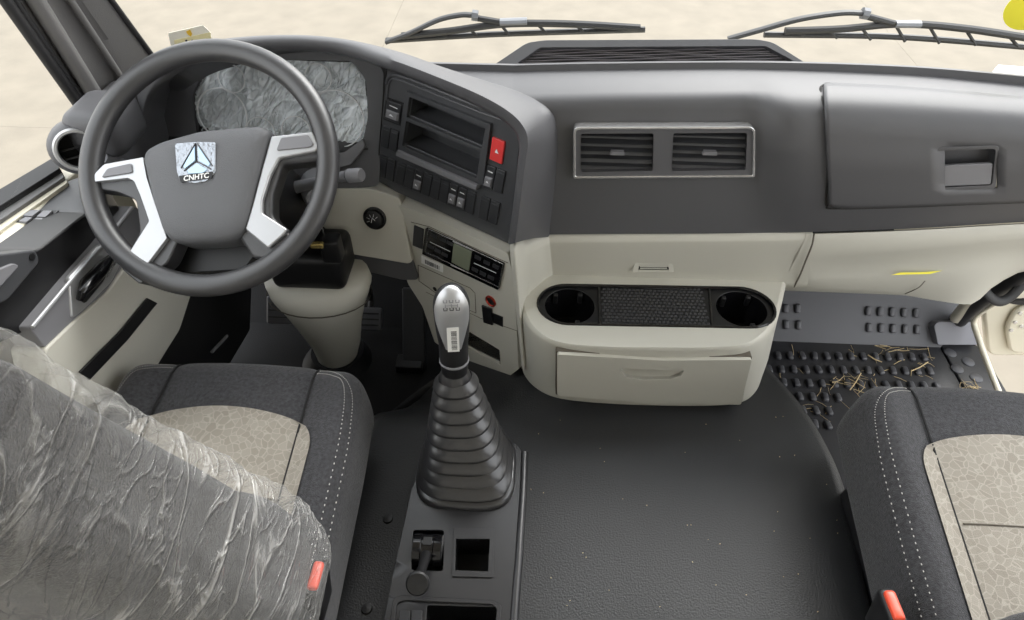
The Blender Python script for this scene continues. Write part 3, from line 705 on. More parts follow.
# ---- glove box lid
def pad_at(u, v):
    "where a sight line meets the dash pad"
    r = ray(u, v); best = None
    for i in range(4, len(T) - 2):
        for j in range(len(xs) - 1):
            a, b, c, d = T[i][j], T[i][j + 1], T[i + 1][j + 1], T[i + 1][j]
            for tri in ((a, b, c), (a, c, d)):
                n = (tri[1] - tri[0]).cross(tri[2] - tri[0])
                if abs(n.dot(r)) < 1e-12: continue
                t = (tri[0] - CAM).dot(n) / r.dot(n); p = CAM + r * t; ok = True
                for k in range(3):
                    if (tri[(k + 1) % 3] - tri[k]).cross(p - tri[k]).dot(n) < -1e-9: ok = False; break
                if ok and (best is None or t < best): best = t
    return CAM + r * best if best else None
gtop = [(822, 86.5), (832, 85.5), (900, 89), (960, 94), (1024, 100), (1090, 108)]
gbot = [(828, 206), (836, 207), (900, 205.5), (960, 203), (1024, 200.5), (1090, 198)]
def px_lid(u, t):
    def ip(L):
        for (u0, v0), (u1, v1) in zip(L, L[1:]):
            if u <= u1: return v0 + (v1 - v0) * (u - u0) / (u1 - u0)
        return L[-1][1]
    ub = u + (6 - 6 * min(1, (u - 822) / 178)) * t
    return ub, ip(gtop) * (1 - t) + ip(gbot) * t
US = [822, 826, 834, 850, 870, 890, 910, 925, 941, 955, 968, 981, 995, 1005, 1024, 1045, 1070, 1090]
TS = [0, .03, .08, .14, .2, .27, .34, .42, .49, .56, .64, .72, .79, .86, .92, .97, 1]
rows = [[pad_at(*px_lid(u, t)) + Vector((0, -.0035, .0025)) for u in US] for t in TS]
lid = MB().grid(rows, flip=False)
i0, i1, j0, j1 = 8, 12, 8, 13
nc_ = len(US)
lid.f = [f for k, f in enumerate(lid.f) if not (j0 <= k // (nc_ - 1) < j1 and i0 <= k % (nc_ - 1) < i1)]
lid = lid.build('glove_box_lid', 'dash_dark', dash, ang=80, solid=.005, bevel=0)
edge = [r_[0] for r_ in rows]
gz = smooth_curve([pad_at(u, v) for u, v in [(1090, 107), (1024, 98.5), (960, 92.5), (900, 87.5), (834, 84), (824, 85), (820.5, 90), (824, 110), (828, 140), (828, 170), (826, 198), (827, 206), (834, 208.5), (900, 207), (960, 204.5), (1024, 202), (1090, 199.5)]], 120)
MB().tube(gz, .0022, 6).build('lid_gap', 'groove', dash)
# latch
hc = pad_at(968, 168); hn = ((pad_at(985, 168) - pad_at(950, 168)).cross(pad_at(968, 155) - pad_at(968, 180))).normalized()
GL = Fr(hc + hn * .0055, pad_at(985, 168) - pad_at(950, 168), pad_at(968, 155) - pad_at(968, 180))
lo_ = rpoly(GL.locs([(937.5, 147.8), (999.5, 145.8), (996, 189), (937.5, 191)]), .008); li_ = rpoly(GL.locs([(941, 151), (996, 149), (992, 185.5), (941, 188)]), .007)
rc = MB().prism(GL, lo_, -.010, -.0004, holes=[li_]).build('latch_surround', 'dash_dark', lid, bevel=.002)
MB().pocket(GL, li_, -.003, .022).build('latch_recess', 'dash_dark', rc)
MB().prism(GL, rpoly(GL.locs([(942, 166), (993, 163.5), (991, 184.5), (942, 186.5)], -.001), .004), -.008, -.001).build('latch_paddle', 'button_grey', rc, bevel=.0015)

# ---- demister grille on the dash top
DGf = Fr(W(650, 64, y=1.335), (1, 0, 0), (0, .045, .036))
do_ = DGf.locs([(492, 67), (527, 43.5), (545, 41), (755, 40), (772, 43), (806, 64.5)]); di_ = DGf.locs([(517, 64.5), (540, 48.5), (765, 47), (793, 62)])
dg = MB().prism(DGf, rpoly(do_, .012), -.012, .004, holes=[rpoly(di_, .004)]).build('demister_frame', 'dash_dark', dash, bevel=.004, seg=3)
MB().prism(DGf, di_, -.014, -.010).build('demister_void', 'grille_grey', dg)
for k in range(13):
    t = (k + .5) / 13
    L_ = lambda a, b: (a[0] + (b[0] - a[0]) * t, a[1] + (b[1] - a[1]) * t)
    a = L_(di_[0], di_[1]); b = L_(di_[3], di_[2])
    mb = MB(); nn = 40
    pts = [DGf.to(a[0] + (b[0] - a[0]) * i / nn, a[1] + (b[1] - a[1]) * i / nn + .0012 * math.sin(i * .55 + k * .9), -.006) for i in range(nn + 1)]
    mb.tube(pts, .0013, 5).build('slat', 'black' if k % 2 else 'grille_grey', dg)

# ================================================================== STEERING WHEEL
WN = Vector((0, -math.cos(R(50)), math.sin(R(50))))
WC = CAM + ray(209, 166) * 1.15
WF = Fr(WC, (1, 0, 0), (0, math.sin(R(50)), math.cos(R(50))))
sw = thing('steering_wheel', WC, 'thick dark grey steering wheel with silver spoke trims in front of the gauges', 'steering wheel')
RW, rt = .21, .0195
mb = MB(); rows = []
for i in range(72):
    t = 2 * math.pi * i / 72; rad = Vector((math.cos(t), math.sin(t)))
    row = []
    for k in range(16):
        b = 2 * math.pi * k / 16; q = RW + rt * math.cos(b); row.append(WF.to(rad.x * q, rad.y * q, .0185 * math.sin(b)))
    rows.append(row)
mb.grid(rows, cu=True, cv=True, flip=True); mb.build('rim', 'wheel_rubber', sw, ang=180)
# hub cover, cushioned
hp = [(146, 150), (160, 142), (200, 131), (240, 127), (264, 126), (271, 132), (266, 152), (258, 182), (250, 215), (245, 231), (236, 239), (218, 242), (186, 244), (172, 242), (163, 232), (154, 204), (147, 176), (143, 158)]
HH = .010
hb = rpoly([Vector(p) for p in WF.locs(hp, HH)], .01, 3)
n = len(hb); cx = sum(p[0] for p in hb) / n; cy = sum(p[1] for p in hb) / n
rows = []
for k, (sc_, h) in enumerate([(1.0, -.045), (1.0, .002), (.985, .010), (.955, .015), (.90, .019), (.75, .023), (.5, .025), (.25, .026), (.02, .026)]):
    rows.append([WF.to(cx + (x - cx) * sc_, cy + (y - cy) * sc_, h) for x, y in hb])
hub = MB().grid(rows, cu=True, flip=True).build('horn_cover', 'hub_grain', sw, ang=60)
def wprism(pts, h0, h1, name, m, par, r=.004, bevel=.002, scale1=None):
    return MB().prism(WF, rpoly(WF.locs(pts, h1), r), h0, h1, scale1=scale1).build(name, m, par, bevel=bevel)
# dark spoke bodies reaching the rim
wprism([(88, 188), (98, 172), (140, 162), (165, 190), (180, 236), (168, 262), (140, 285), (120, 268), (140, 232), (136, 200), (118, 192)], -.036, .003, 'spoke', 'wheel_rubber', sw, .008, .006)
wprism([(325, 150), (318, 138), (272, 136), (255, 190), (238, 236), (252, 258), (278, 262), (292, 236), (272, 216), (272, 195), (282, 164), (322, 160)], -.036, .003, 'spoke', 'wheel_rubber', sw, .008, .006)
wprism([(160, 232), (250, 232), (262, 250), (245, 272), (180, 276), (150, 262)], -.065, -.045, 'hub_gap_dark', 'black', sw, .01, .006)  # black plate stands in for the shaded gap below the hub
# silver trims
sL = wprism([(92, 182), (95, 173), (104, 164), (143, 157), (147, 178), (156, 206), (167, 238), (148, 263), (138, 265), (125, 259), (149, 221), (140, 195), (134, 181), (128, 178)], -.002, .012, 'spoke_trim', 'silver', sw, .003, .003)
sR = wprism([(271, 136), (312, 131.5), (319, 146), (316, 151), (279, 158), (270, 175), (262, 200), (262, 213), (287, 229), (284, 234), (268, 248), (245, 229), (252, 206), (262, 168)], -.002, .012, 'spoke_trim', 'silver', sw, .003, .003)
wprism([(101, 177.5), (107, 168.5), (131, 163), (132, 172.5)], .012, .015, 'thumb_pad', 'button_grey', sL, .004, .001)
wprism([(281, 137.5), (308, 134.5), (313, 144), (310, 147), (276, 150.5)], .012, .015, 'thumb_pad', 'button_grey', sR, .004, .001)
# emblem in its foil
ef = .0275
em = MB().prism(WF, rpoly(WF.locs([(174.5, 143), (196, 141.5), (215.5, 142), (215.5, 172), (207, 181), (195, 183.5), (180, 181), (176.5, 172)], ef), .004), .020, ef).build('emblem', 'foil', sw, bevel=.001)
e2 = ef + .002
for tri in ([(195.0, 145), (195.3, 160.5), (184.5, 169), (182.5, 167)], [(197.5, 145), (210.5, 164), (209, 167), (198.2, 160.5)], [(196.8, 162.5), (208, 169.5), (203, 173), (188, 174), (186, 170.5)]):
    MB().prism(WF, WF.locs(tri, e2), ef - .001, e2, scale1=.9).build('emblem_blade', 'logo_blue', em, smooth=False)
for ln in ([(195.8, 144), (196.4, 161)], [(196.4, 161), (184, 171)], [(196.4, 161), (211, 169)], [(195.5, 143), (181, 168)], [(197, 143), (212.5, 166)]):
    MB().tube([WF.to(*WF.loc(u, v, ef + .0006), ef + .0006) for u, v in ln], .0010, 5).build('emblem_groove', 'mark_dark', em)
ebp = MB().prism(WF, rpoly(WF.locs([(179, 176), (213, 171.5), (212, 178.5), (181, 182.5)], ef), .002), ef - .001, ef + .0012).build('emblem_plate', 'black', em)
ta, tb = WF.loc(196, 177.2, ef + .0013); t2 = Fr(WF.to(ta, tb, ef + .0013), WF.to(*WF.loc(212, 175.0, ef), ef) - WF.to(*WF.loc(180, 179.4, ef), ef), WF.ey)
text(t2, 'CNHTC', 0, 0, .0125, .0004, 'emblem_letters', 'white', em, bold=2, shear=.15)

# ================================================================== STEERING COLUMN
cb_ = WC - WN * .30
sc = thing('steering_column', W(335, 352, z=.02), 'steering column with stalks and beige lower cover behind the wheel', 'steering column')
mb = MB()
def ell(c, ax, rx, ry, n=24, ex=(1, 0, 0)):
    ax = Vector(ax).normalized(); a = Vector(ex); a = (a - ax * a.dot(ax)).normalized(); b = ax.cross(a)
    return [c + a * rx * math.cos(2 * math.pi * k / n) + b * ry * math.sin(2 * math.pi * k / n) for k in range(n)]
mb.grid([ell(WC - WN * h + Vector((.0, 0, 0)), WN, rx, ry) for h, rx, ry in ((.045, .03, .03), (.05, .075, .06), (.08, .085, .075), (.20, .09, .085), (.27, .095, .085), (.34, .10, .08), (.40, .07, .06))], cu=True)
mb.build('shroud', 'black', sc, ang=50)
cov = MB()
c0 = W(326, 278, y=1.09)
def ring_at(u0, u1, v, y, dep, n=28):
    a, b = W(u0, v, y=y), W(u1, v, y=y); c = (a + b) / 2; rx = (b - a).length / 2
    return [c + Vector((rx * math.cos(2 * math.pi * k / n), dep * math.sin(2 * math.pi * k / n), 0)) for k in range(n)]
cov.grid([ring_at(324, 326, 270, 1.14, .002), ring_at(300, 350, 270, 1.14, .02), ring_at(276, 368, 271, 1.14, .07), ring_at(266, 371, 279, 1.13, .085), ring_at(272, 368, 291, 1.125, .085), ring_at(284, 364, 303, 1.13, .08), ring_at(299, 361, 322, 1.15, .07), ring_at(312, 360, 340, 1.17, .06), ring_at(318, 357, 353, 1.18, .055)], cu=True, flip=True)
cov.build('lower_cover', 'beige', sc, ang=60)
MB().grid([ring_at(268, 371.5, 291.5, 1.124, .0865), ring_at(268.5, 371, 293, 1.124, .0865)], cu=True, flip=True).build('cover_seam', 'beige_groove', sc)
MB().grid([ring_at(312, 363, 350, 1.18, .075), ring_at(308, 367, 357, 1.18, .085), ring_at(304, 371, 361, 1.18, .095)], cu=True, flip=True).build('boot', 'black', sc)
MB().rbox((.085, .06, .05), .02, (10, 10, 8), lambda p: W(312, 258, y=1.13) + p).build('shroud_base', 'black', sc)
# right stalk, light switch drum
s0 = W(285, 190, y=1.10); s1_ = W(346, 176, y=1.05); s2_ = W(360, 175, y=1.04)
stl = MB().tube([s0, s1_, s1_.lerp(s2_, .2)], [.013, .010, .0135], 16).build('wiper_stalk', 'button_grey', sc)
MB().tube([s1_.lerp(s2_, .25), s2_, s2_.lerp(s1_, -.12)], [.0135, .0135, .011], 20).build('stalk_knob', 'button_grey', stl)
MB().lathe(W(318, 192, y=1.10), (.3, -1, .2), [(0, .035), (.022, .035), (.03, .02), (.034, 0), (.036, -.04)], 24).build('stalk_base', 'button_grey', sc)
MB().tube([W(150, 175, y=1.10), W(120, 163, y=1.04), W(104, 158, y=1.02)], [.012, .010, .009], 14).build('lamp_stalk', 'button_grey', sc)
MB().rbox((.02, .02, .03), .006, (8, 8, 8), lambda p: W(332, 248, y=1.08) + p).build('ignition_lock', 'black', sc)
MB().box(W(317, 245, y=1.045), (.028, .012, .012)).build('key', 'brass', sc, bevel=.002)
MB().tube([W(302, 232, y=1.08), W(308, 224, y=1.06), W(322, 228, y=1.06), W(325, 236, y=1.07)], .0012, 6).build('key_ring', 'chrome', sc)

# ================================================================== STORAGE BOX with cup holders
bxL, bxR = W(545, 290, z=.46).x, W(786, 281, z=.46).x
sbx = thing('storage_box', W(650, 390, z=.25), 'beige storage box with two cup holders and a drawer below the centre vents', 'storage box')
top_px = [(527, 284), (520.5, 297), (522, 313), (532, 330), (555, 343.5), (600, 348.5), (660, 349.5), (720, 349), (750, 345), (770, 330), (780, 310), (787, 280)]
ZT = .462
tp = [W(u, v, z=ZT) for u, v in top_px]
bot_px = [(526, 340), (523, 362), (524, 374), (536, 388), (558, 398), (600, 403), (660, 405.5), (715, 405.5), (742, 402), (756, 391), (763, 374), (768, 360)]
bp_ = [W(u, v, z=.252) for u, v in bot_px]
tc_ = smooth_curve(tp, 60); bc_ = smooth_curve(bp_, 60)
mb = MB()
rows = []
ctop = sum(tc_, Vector()) / 60
for k, (sh, t) in enumerate([(.965, -.0), (.985, .004), (1, .03), (1, .12), (1, .3), (1, .5), (1, .7), (1, .9), (1, 1)]):
    r_ = []
    for a, b in zip(tc_, bc_):
        p = a.lerp(b, t); cc = ctop.lerp(sum(bc_, Vector()) / 60, t); q = cc + (p - cc) * sh
        if k == 0: q.z = ZT + .004
        if k == 1: q.z = ZT + .001
        r_.append(q)
    rows.append(r_)
mb.grid(rows, flip=False)
mb.build('body', 'beige', sbx, ang=70)
TF = Fr((0, 1.0, ZT + .004), (1, 0, 0), (0, 1, 0))
def tloc(pts): return TF.locs(pts)
tray_o = []
ca = TF.loc(568, 304); cb2 = TF.loc(744, 307)
ra = abs(TF.loc(599, 304)[0] - TF.loc(537, 304)[0]) / 2
def stadium(g=0):
    P = []
    yv = lambda x: ca[1] + (cb2[1] - ca[1]) * (x - ca[0]) / (cb2[0] - ca[0])
    for k in range(17):
        t = R(90 + 180 * k / 16); P.append((ca[0] + (ra + g) * math.cos(t), ca[1] + (.062 + g) * math.sin(t)))
    for k in range(17):
        t = R(-90 + 180 * k / 16); P.append((cb2[0] + (ra + g) * math.cos(t), cb2[1] + (.062 + g) * math.sin(t)))
    return P
top_outline = [(p.x - TF.o.x, p.y - TF.o.y) for p in rows[0]] + [(W(787, 272, z=ZT).x, 1.13), (W(540, 278, z=ZT).x, 1.13)]
MB().prism(TF, top_outline, -.006, 0, holes=[stadium(0)]).build('top_panel', 'beige', sbx, ang=30)
def circ(c, r, n=32, ry=None): return [(c[0] + r * math.cos(2 * math.pi * k / n), c[1] + (ry or r) * math.sin(2 * math.pi * k / n)) for k in range(n)]
cup = .9 * .062
c1 = (ca[0] + .004, ca[1]); c2 = (cb2[0] - .004, cb2[1])
tray = MB().prism(TF, stadium(-.0005), -.012, -.005, holes=[circ(c1, .053), circ(c2, .053)]).build('tray', 'black', sbx, bevel=.001)
rim = MB(); st_ = stadium(-.002); rim.tube([TF.to(x, y, -.001) for x, y in st_ + st_[:1]], .0035, 8); rim.build('tray_rim', 'black_gloss', tray)
for c in (c1, c2):
    cp = MB().lathe(TF.to(*c, 0), (0, 0, 1), [(.053, -.006), (.051, -.03), (.046, -.085), (0, -.085)], 32).build('cup_holder', 'black_gloss', tray)
    for an in (60, 130, 290):
        d = Vector((math.cos(R(an)), math.sin(R(an)), 0)); MB().box(TF.to(*c, -.02) + d * .047, (.010, .010, .026)).build('cup_grip', 'black', cp, bevel=.002)
pm = TF.locs([(599, 282), (709, 284), (713, 329), (600, 329)])
mt_ = MB().prism(TF, rpoly(pm, .003), -.007, -.004).build('grip_mat', 'black', tray)
x0, x1 = max(pm[0][0], pm[3][0]) + .004, min(pm[1][0], pm[2][0]) - .004; y0, y1 = max(pm[2][1], pm[3][1]) + .004, min(pm[0][1], pm[1][1]) - .003
mb = MB(); nx_, ny_ = 24, 13
for i in range(nx_):
    for j in range(ny_):
        cx_ = x0 + (x1 - x0) * (i + (.5 if j % 2 else .0) + .25) / nx_; cy_ = y0 + (y1 - y0) * (j + .5) / ny_
        w, d = (x1 - x0) / nx_ * .40, (y1 - y0) / ny_ * .34
        P = [TF.to(cx_ - w, cy_ - d, -.004), TF.to(cx_ + w, cy_ - d, -.004), TF.to(cx_ + w, cy_ + d, -.004), TF.to(cx_ - w, cy_ + d, -.004), TF.to(cx_ - w * .5, cy_, -.0015), TF.to(cx_ + w * .5, cy_, -.0015)]
        mb.add(P, [(0, 1, 5, 4), (1, 2, 5), (2, 3, 4, 5), (3, 0, 4)])
o = mb.build('grip_studs', 'switch_dark', mt_, smooth=False); o['kind'] = 'stuff'
for a, b in (((599, 282), (600, 329)), ((709, 284), (713, 329))):
    MB().tube([TF.to(*TF.loc(*a), -.003), TF.to(*TF.loc(*b), -.003)], .003, 8).build('tray_divider', 'black_gloss', tray)
# drawer on the front
dP = [W(565, 346, z=ZT), W(740, 347.5, z=ZT), W(650, 405, z=.252)]
DR = Fr(dP[0], dP[1] - dP[0], (dP[0] + dP[1]) / 2 - dP[2]); DR.o += DR.n * .003
dpx = [(557, 350.5), (660, 356.5), (751, 356), (740, 401), (650, 400), (557, 392)]
da = rpoly(DR.locs(dpx), .006)
hand = rpoly(DR.locs([(619, 365), (683, 367), (680, 372), (670, 375.5), (640, 376), (625, 373)]), .002)
drw = MB().prism(DR, da, -.012, .010, holes=[hand]).build('drawer', 'beige', sbx, bevel=.0025)
MB().pocket(DR, hand, .009, .0085).build('handle_recess', 'beige', drw, smooth=False)
gp = rpoly(DR.locs([(556, 349.7), (660, 355.7), (752, 355.2), (741.5, 402.2), (650, 402), (555.5, 394)]), .006)
MB().prism(DR, gp, -.02, .002, holes=[da]).build('drawer_gap', 'beige_groove', sbx)

# ================================================================== FLOOR COVERINGS
ec = thing('engine_cover', (.2, .5, .0), 'raised black rubber engine cover between the seats', 'engine cover')
ZE = .25
rp = [W(u, v, z=ZE) for u, v in [(757, 352), (766, 364), (784, 382), (806, 408), (826, 440), (842, 475), (852, 520), (862, 565), (872, 612)]]
lp_ = [W(u, v, z=ZE) for u, v in [(470, 335), (440, 352), (418, 368), (398, 386), (380, 406), (366, 430)]]
def edge_fn(P):
    P = sorted(P, key=lambda p: p.y)
    def f(y):
        if y <= P[0].y: return P[0].x
        for a, b in zip(P, P[1:]):
            if a.y <= y <= b.y: return a.x + (b.x - a.x) * (y - a.y) / max(1e-6, b.y - a.y)
        return P[-1].x
    return f
fR, fL = edge_fn(rp), edge_fn(lp_)
rows = []
for i in range(60):
    y = -.3 + 1.62 * i / 59
    ys_ = [max(-.3, min(1.3, y + d)) for d in (-.04, -.02, 0, .02, .04)]
    xl = sum(fL(q) for q in ys_) / 5; xr = sum(fR(q) for q in ys_) / 5
    zt = ZE
    dz_ = lambda x: .42 * min(0, x) * sst(.84, 1.0, y)
    rr = []
    for dx, z in ((-.10, 0), (-.085, .05), (-.06, .12 + .1 * dz_(xl)), (-.035, .19 + dz_(xl)), (-.012, zt - .008 + dz_(xl))): rr.append(Vector((xl + dx, y, max(.0, z))))
    for k in range(25): rr.append(Vector((xl + .02 + (xr - xl - .04) * k / 24, y, zt + dz_(xl + .02 + (xr - xl - .04) * k / 24) + .0015 * noise.noise(Vector((k * .3, y * 6, 0))))))
    for dx, z in ((.0, zt - .006), (.014, zt - .03), (.03, .12), (.045, .03), (.06, 0)): rr.append(Vector((xr + dx, y, z)))
    rows.append(rr)
MB().grid(rows).build('rubber_mat', 'mat_rubber', ec, ang=60)
for u, v in ((388, 519), (367, 609)):
    p = W(u, v, z=ZE); MB().lathe(p, (0, 0, 1), [(.011, -.002), (.009, .004), (0, .005)], 16).build('bolt_cap', 'black', ec)

# passenger mat: flat part, toe part, studs
fmx = thing('floor_mat', W(850, 380, z=0), 'black studded rubber mat in the passenger footwell with straw on it', 'floor mat')
xA, xB = .62, W(945, 360, z=0).x
TF2 = Fr((0, TB0, .0), (1, 0, 0), (0, 1, 1))      # toe plane
mf = MB(); mf.box(((xA + xB) / 2, (.55 + TB0) / 2, .004), (xB - xA, TB0 - .55, .008)); mf.build('floor_panel', 'floor_rubber', fmx, bevel=.003)
tp_ = MB(); tp_.prism(TF2, [(xA - .1, -.004), (xB, -.004), (xB + .06, .12), (xB + .06, .26), (xA - .1, .26)], 0, .008); tp_.build('toe_panel', 'toe_rubber_lit', fmx, bevel=.003)
stud0 = MB().rbox((.0085, .014, .006), .0058, (6, 6, 6), lambda p: p + ORG[fmx])
stud0 = stud0.build('stud', 'stud_rubber', fmx); first = True
def stud(p, rot=None):
    global first
    if first: stud0.location = p - ORG[fmx]; stud0.rotation_euler = rot or (0, 0, 0); first = False; return
    inst(stud0, 'stud', p, fmx, rot)
def Lr(a, b, n, sk=()): return [(a[0] + (b[0] - a[0]) * k / (n - 1), a[1] + (b[1] - a[1]) * k / (n - 1)) for k in range(n) if k not in sk]
for row in (Lr((778, 355.5), (924, 357), 13), Lr((769, 369), (930, 371), 14), Lr((771, 382), (937, 386), 14), Lr((787, 396), (838, 397.5), 5), Lr((803, 410), (829, 411), 3), Lr((815, 424), (828, 425), 2)):
    for u, v in row: stud(W(u, v, z=.012), (0, 0, R(random.uniform(-8, 8))))
for row in (Lr((785.5, 308.5), (797.5, 308.5), 2), Lr((868, 311), (916, 313), 5), Lr((786, 324.5), (798.5, 325), 2), Lr((869, 327.5), (917, 329.5), 5)):
    for u, v in row: stud(TF2.to(*TF2.loc(u, v, .011), .011), (R(45), 0, 0))
# straw litter
mb = MB(); rnd = random.Random(11)
def straw_at(u, v, ln, an, z=.016):
    p = W(u, v, z=z); d = Vector((math.cos(an), math.sin(an), rnd.uniform(-.1, .15))) * ln / 2; bnd = Vector((-d.y, d.x, .01)) * rnd.uniform(-.2, .2)
    mb.tube([p - d, p + bnd, p + d], rnd.uniform(.0004, .0010), 4)
for k in range(16): straw_at(rnd.gauss(858, 14), rnd.gauss(380, 8), rnd.uniform(.015, .06), rnd.uniform(0, 6.3), .02)
for k in range(40): straw_at(rnd.uniform(775, 945), rnd.uniform(348, 392), rnd.uniform(.008, .04), rnd.uniform(0, 6.3), .010)
for k in range(9): straw_at(rnd.uniform(835, 925), rnd.gauss(348, 2.5), rnd.uniform(.03, .06), rnd.uniform(-.4, .4), .010)
for k in range(12): straw_at(rnd.uniform(785, 830), rnd.uniform(390, 425), rnd.uniform(.01, .04), rnd.uniform(0, 6.3), .010)
for a, b in (((850, 390), (861, 373)), ((911, 371), (928, 362)), ((868, 355), (882, 362))):
    mb.tube([W(*a, z=.02), W((a[0] + b[0]) / 2, (a[1] + b[1]) / 2 + 1, z=.022), W(*b, z=.022)], .0016, 5)
for k in range(18): straw_at(rnd.gauss(968, 6), rnd.gauss(386, 2.5), rnd.uniform(.01, .04), rnd.uniform(0, 6.3), .014)
sto = mb.build('straw', 'straw'); sto['kind'] = 'stuff'; tag(sto, 'loose bits of dry straw scattered over the passenger mat', 'straw')
mb = MB(); rnd = random.Random(21)
for k in range(38):
    p_ = W(rnd.uniform(530, 850), rnd.uniform(415, 615), z=ZE + .003)
    if p_.x < fR(p_.y) - .03: mb.box(p_, (rnd.uniform(.0008, .002), rnd.uniform(.0007, .0014), .0008), Matrix.Rotation(rnd.uniform(0, 3), 3, 'Z'))
o = mb.build('grit', 'straw', smooth=False); o['kind'] = 'stuff'; tag(o, 'pale grit specks on the black engine cover', 'grit')
# sill mat
sm = thing('sill_mat', W(968, 370, z=0), 'narrow rubber mat with round studs beside the open passenger door', 'floor mat')
mb = MB(); SF = Fr((0, 0, 0), (1, 0, 0), (0, 1, 0))
xE = W(985, 360, z=0).x
mb.prism(SF, [(xB + .004, .55), (xE, .55), (xE, TB0 + .01), (xB + .004, TB0 + .01)], 0, .010); mb.build('floor_panel', 'floor_rubber', sm, bevel=.003)
SPD = Fr((0, TB0, .0), (1, 0, 0), (0, .8, 1))
MB().prism(SPD, rpoly(SPD.locs([(934, 326), (938, 321.5), (970, 321.5), (975, 325), (980, 345), (938, 345)], .03), .006), 0, .03).build('toe_block', 'toe_block_lit', sm, bevel=.005)
for u, v in ((950, 353), (968, 362), (957, 369), (976, 378)):
    MB().lathe(W(u, v, z=.010), (0, 0, 1), [(.017, 0), (.0165, .002), (.015, .003), (0, .0032)], 20).build('round_stud', 'stud_rubber', sm)

# ================================================================== CENTRE CONSOLE
ZC = .315
con = thing('centre_console', W(465, 560, z=ZE), 'black plastic centre console around the gear lever gaiter', 'console')
CF = Fr((0, .6, ZC), (1, 0, 0), (0, 1, 0))
out_px = [(424, 462), (450, 446), (490, 440), (515, 442), (525, 456), (525, 490), (521, 540), (519, 570), (513, 640), (380, 640), (390, 590), (397, 555), (405, 520), (411, 490)]
co_ = rpoly(CF.locs(out_px), .012)
valve = rpoly(CF.locs([(413, 530), (444, 530), (443, 571), (411, 570)]), .006)
pock = CF.locs([(456, 539.5), (490, 539.5), (488, 572), (455, 571)])
bin_ = rpoly(CF.locs([(427, 605), (497, 607), (494, 640), (425, 640)]), .005)
swp = rpoly(CF.locs([(400, 607), (424, 607), (422, 640), (397, 640)]), .003)
gh = circ(CF.loc(466, 484), .055, 24)
cbody = MB().prism(CF, co_, -.07, 0, holes=[valve, pock, bin_, gh]).build('body', 'console_black', con, bevel=.006, seg=3)
po = rpoly(CF.locs([(454, 528), (495, 528), (493, 578), (452, 577)]), .003)
MB().prism(CF, po, -.002, .003, holes=[pock]).build('pocket_frame', 'console_black', con, bevel=.0015)
MB().pocket(CF, pock, 0, .06).build('pocket', 'void', con, smooth=False)
MB().pocket(CF, bin_, -.002, .06).build('bin', 'black', con, smooth=False)
b2 = rpoly(CF.locs([(393, 600), (402, 596), (494, 601), (502, 606), (499, 640), (388, 640)]), .006); b3 = rpoly(CF.locs([(397, 604), (404, 601), (492, 605), (497, 609), (494, 640), (393, 640)]), .005)
MB().prism(CF, b2, -.002, .004, holes=[b3]).build('bin_rim', 'console_black', con, bevel=.0015)
for k in range(2):
    MB().prism(CF, rpoly(CF.locs([(400 + k * 12, 611), (410.5 + k * 12, 611), (409 + k * 12, 640), (398 + k * 12, 640)]), .001), -.004, .004).build('switch', 'switch_dark', con, bevel=.001)
# raised right rail of the console
MB().tube(smooth_curve([CF.to(*CF.loc(u, v), -.004) for u, v in [(524.5, 452), (523, 490), (520, 535), (518.5, 560), (516, 590), (512.5, 640)]], 30), .008, 10).build('side_rail', 'console_black', con)
# parking brake valve
MB().pocket(CF, valve, -.002, .03).build('valve_well', 'black', con, smooth=False)
hv = thing('parking_brake_lever', W(428, 552, z=ZC), 'small black parking brake lever with round knob on the console', 'brake lever')
vc2 = CF.to(*CF.loc(428, 548), -.008)
hs = MB().tube([vc2 + Vector((dx, 0, 0)) for dx in (-.027, -.025, -.012, -.010, .010, .012, .025, .027)], [.022, .028, .029, .027, .027, .029, .028, .022], 24).build('valve_drum', 'black_gloss', hv)
MB().box(vc2 + Vector((0, .004, .0265)), (.016, .016, .003)).build('indicator', 'black', hs, bevel=.001)
l0 = vc2 + Vector((0, -.018, .018)); l1 = W(417.5, 584, z=ZC + .055)
MB().tube([l0, l0.lerp(l1, .3), l0.lerp(l1, .85)], [.010, .0085, .0075], 14).build('lever_stem', 'black', hv)
dn = (CAM - l1).normalized(); dn = (dn + (l1 - l0).normalized() * .7).normalized()
MB().lathe(l1 - dn * .006, dn, [(0, -.01), (.013, -.009), (.0195, -.002), (.0195, .004), (.017, .007), (0, .008)], 28).build('lever_knob', 'black', hv)

# ================================================================== GEAR LEVER
gv = thing('gear_lever', W(465, 480, z=ZC), 'tall gear lever with silver knob and stepped black rubber gaiter', 'gear lever')
gb = CF.to(*CF.loc(467, 470), 0); gtop = W(455, 376, z=.555)
mb = MB(); rows = []
def sq(c, rx, ry, p=2.8, n=40, tilt=Vector((0, 0, 1))):
    out = []
    a = Vector((1, 0, 0)); a = (a - tilt * a.dot(tilt)).normalized(); b = tilt.cross(a)
    for k in range(n):
        t = 2 * math.pi * k / n; c_, s_ = math.cos(t), math.sin(t)
        out.append(c + a * rx * math.copysign(abs(c_) ** (2 / p), c_) + b * ry * math.copysign(abs(s_) ** (2 / p), s_))
    return out
axis = (gtop - gb); NF = 9
R0x, R0y = .094, .083
rows.append(sq(gb + Vector((0, 0, -.005)), R0x * 1.02, R0y * 1.04, 3.4)); rows.append(sq(gb + Vector((0, 0, .006)), R0x * 1.02, R0y * 1.04, 3.4)); rows.append(sq(gb + Vector((0, 0, .012)), R0x * .97, R0y * .98, 3.4))
z_ = .012
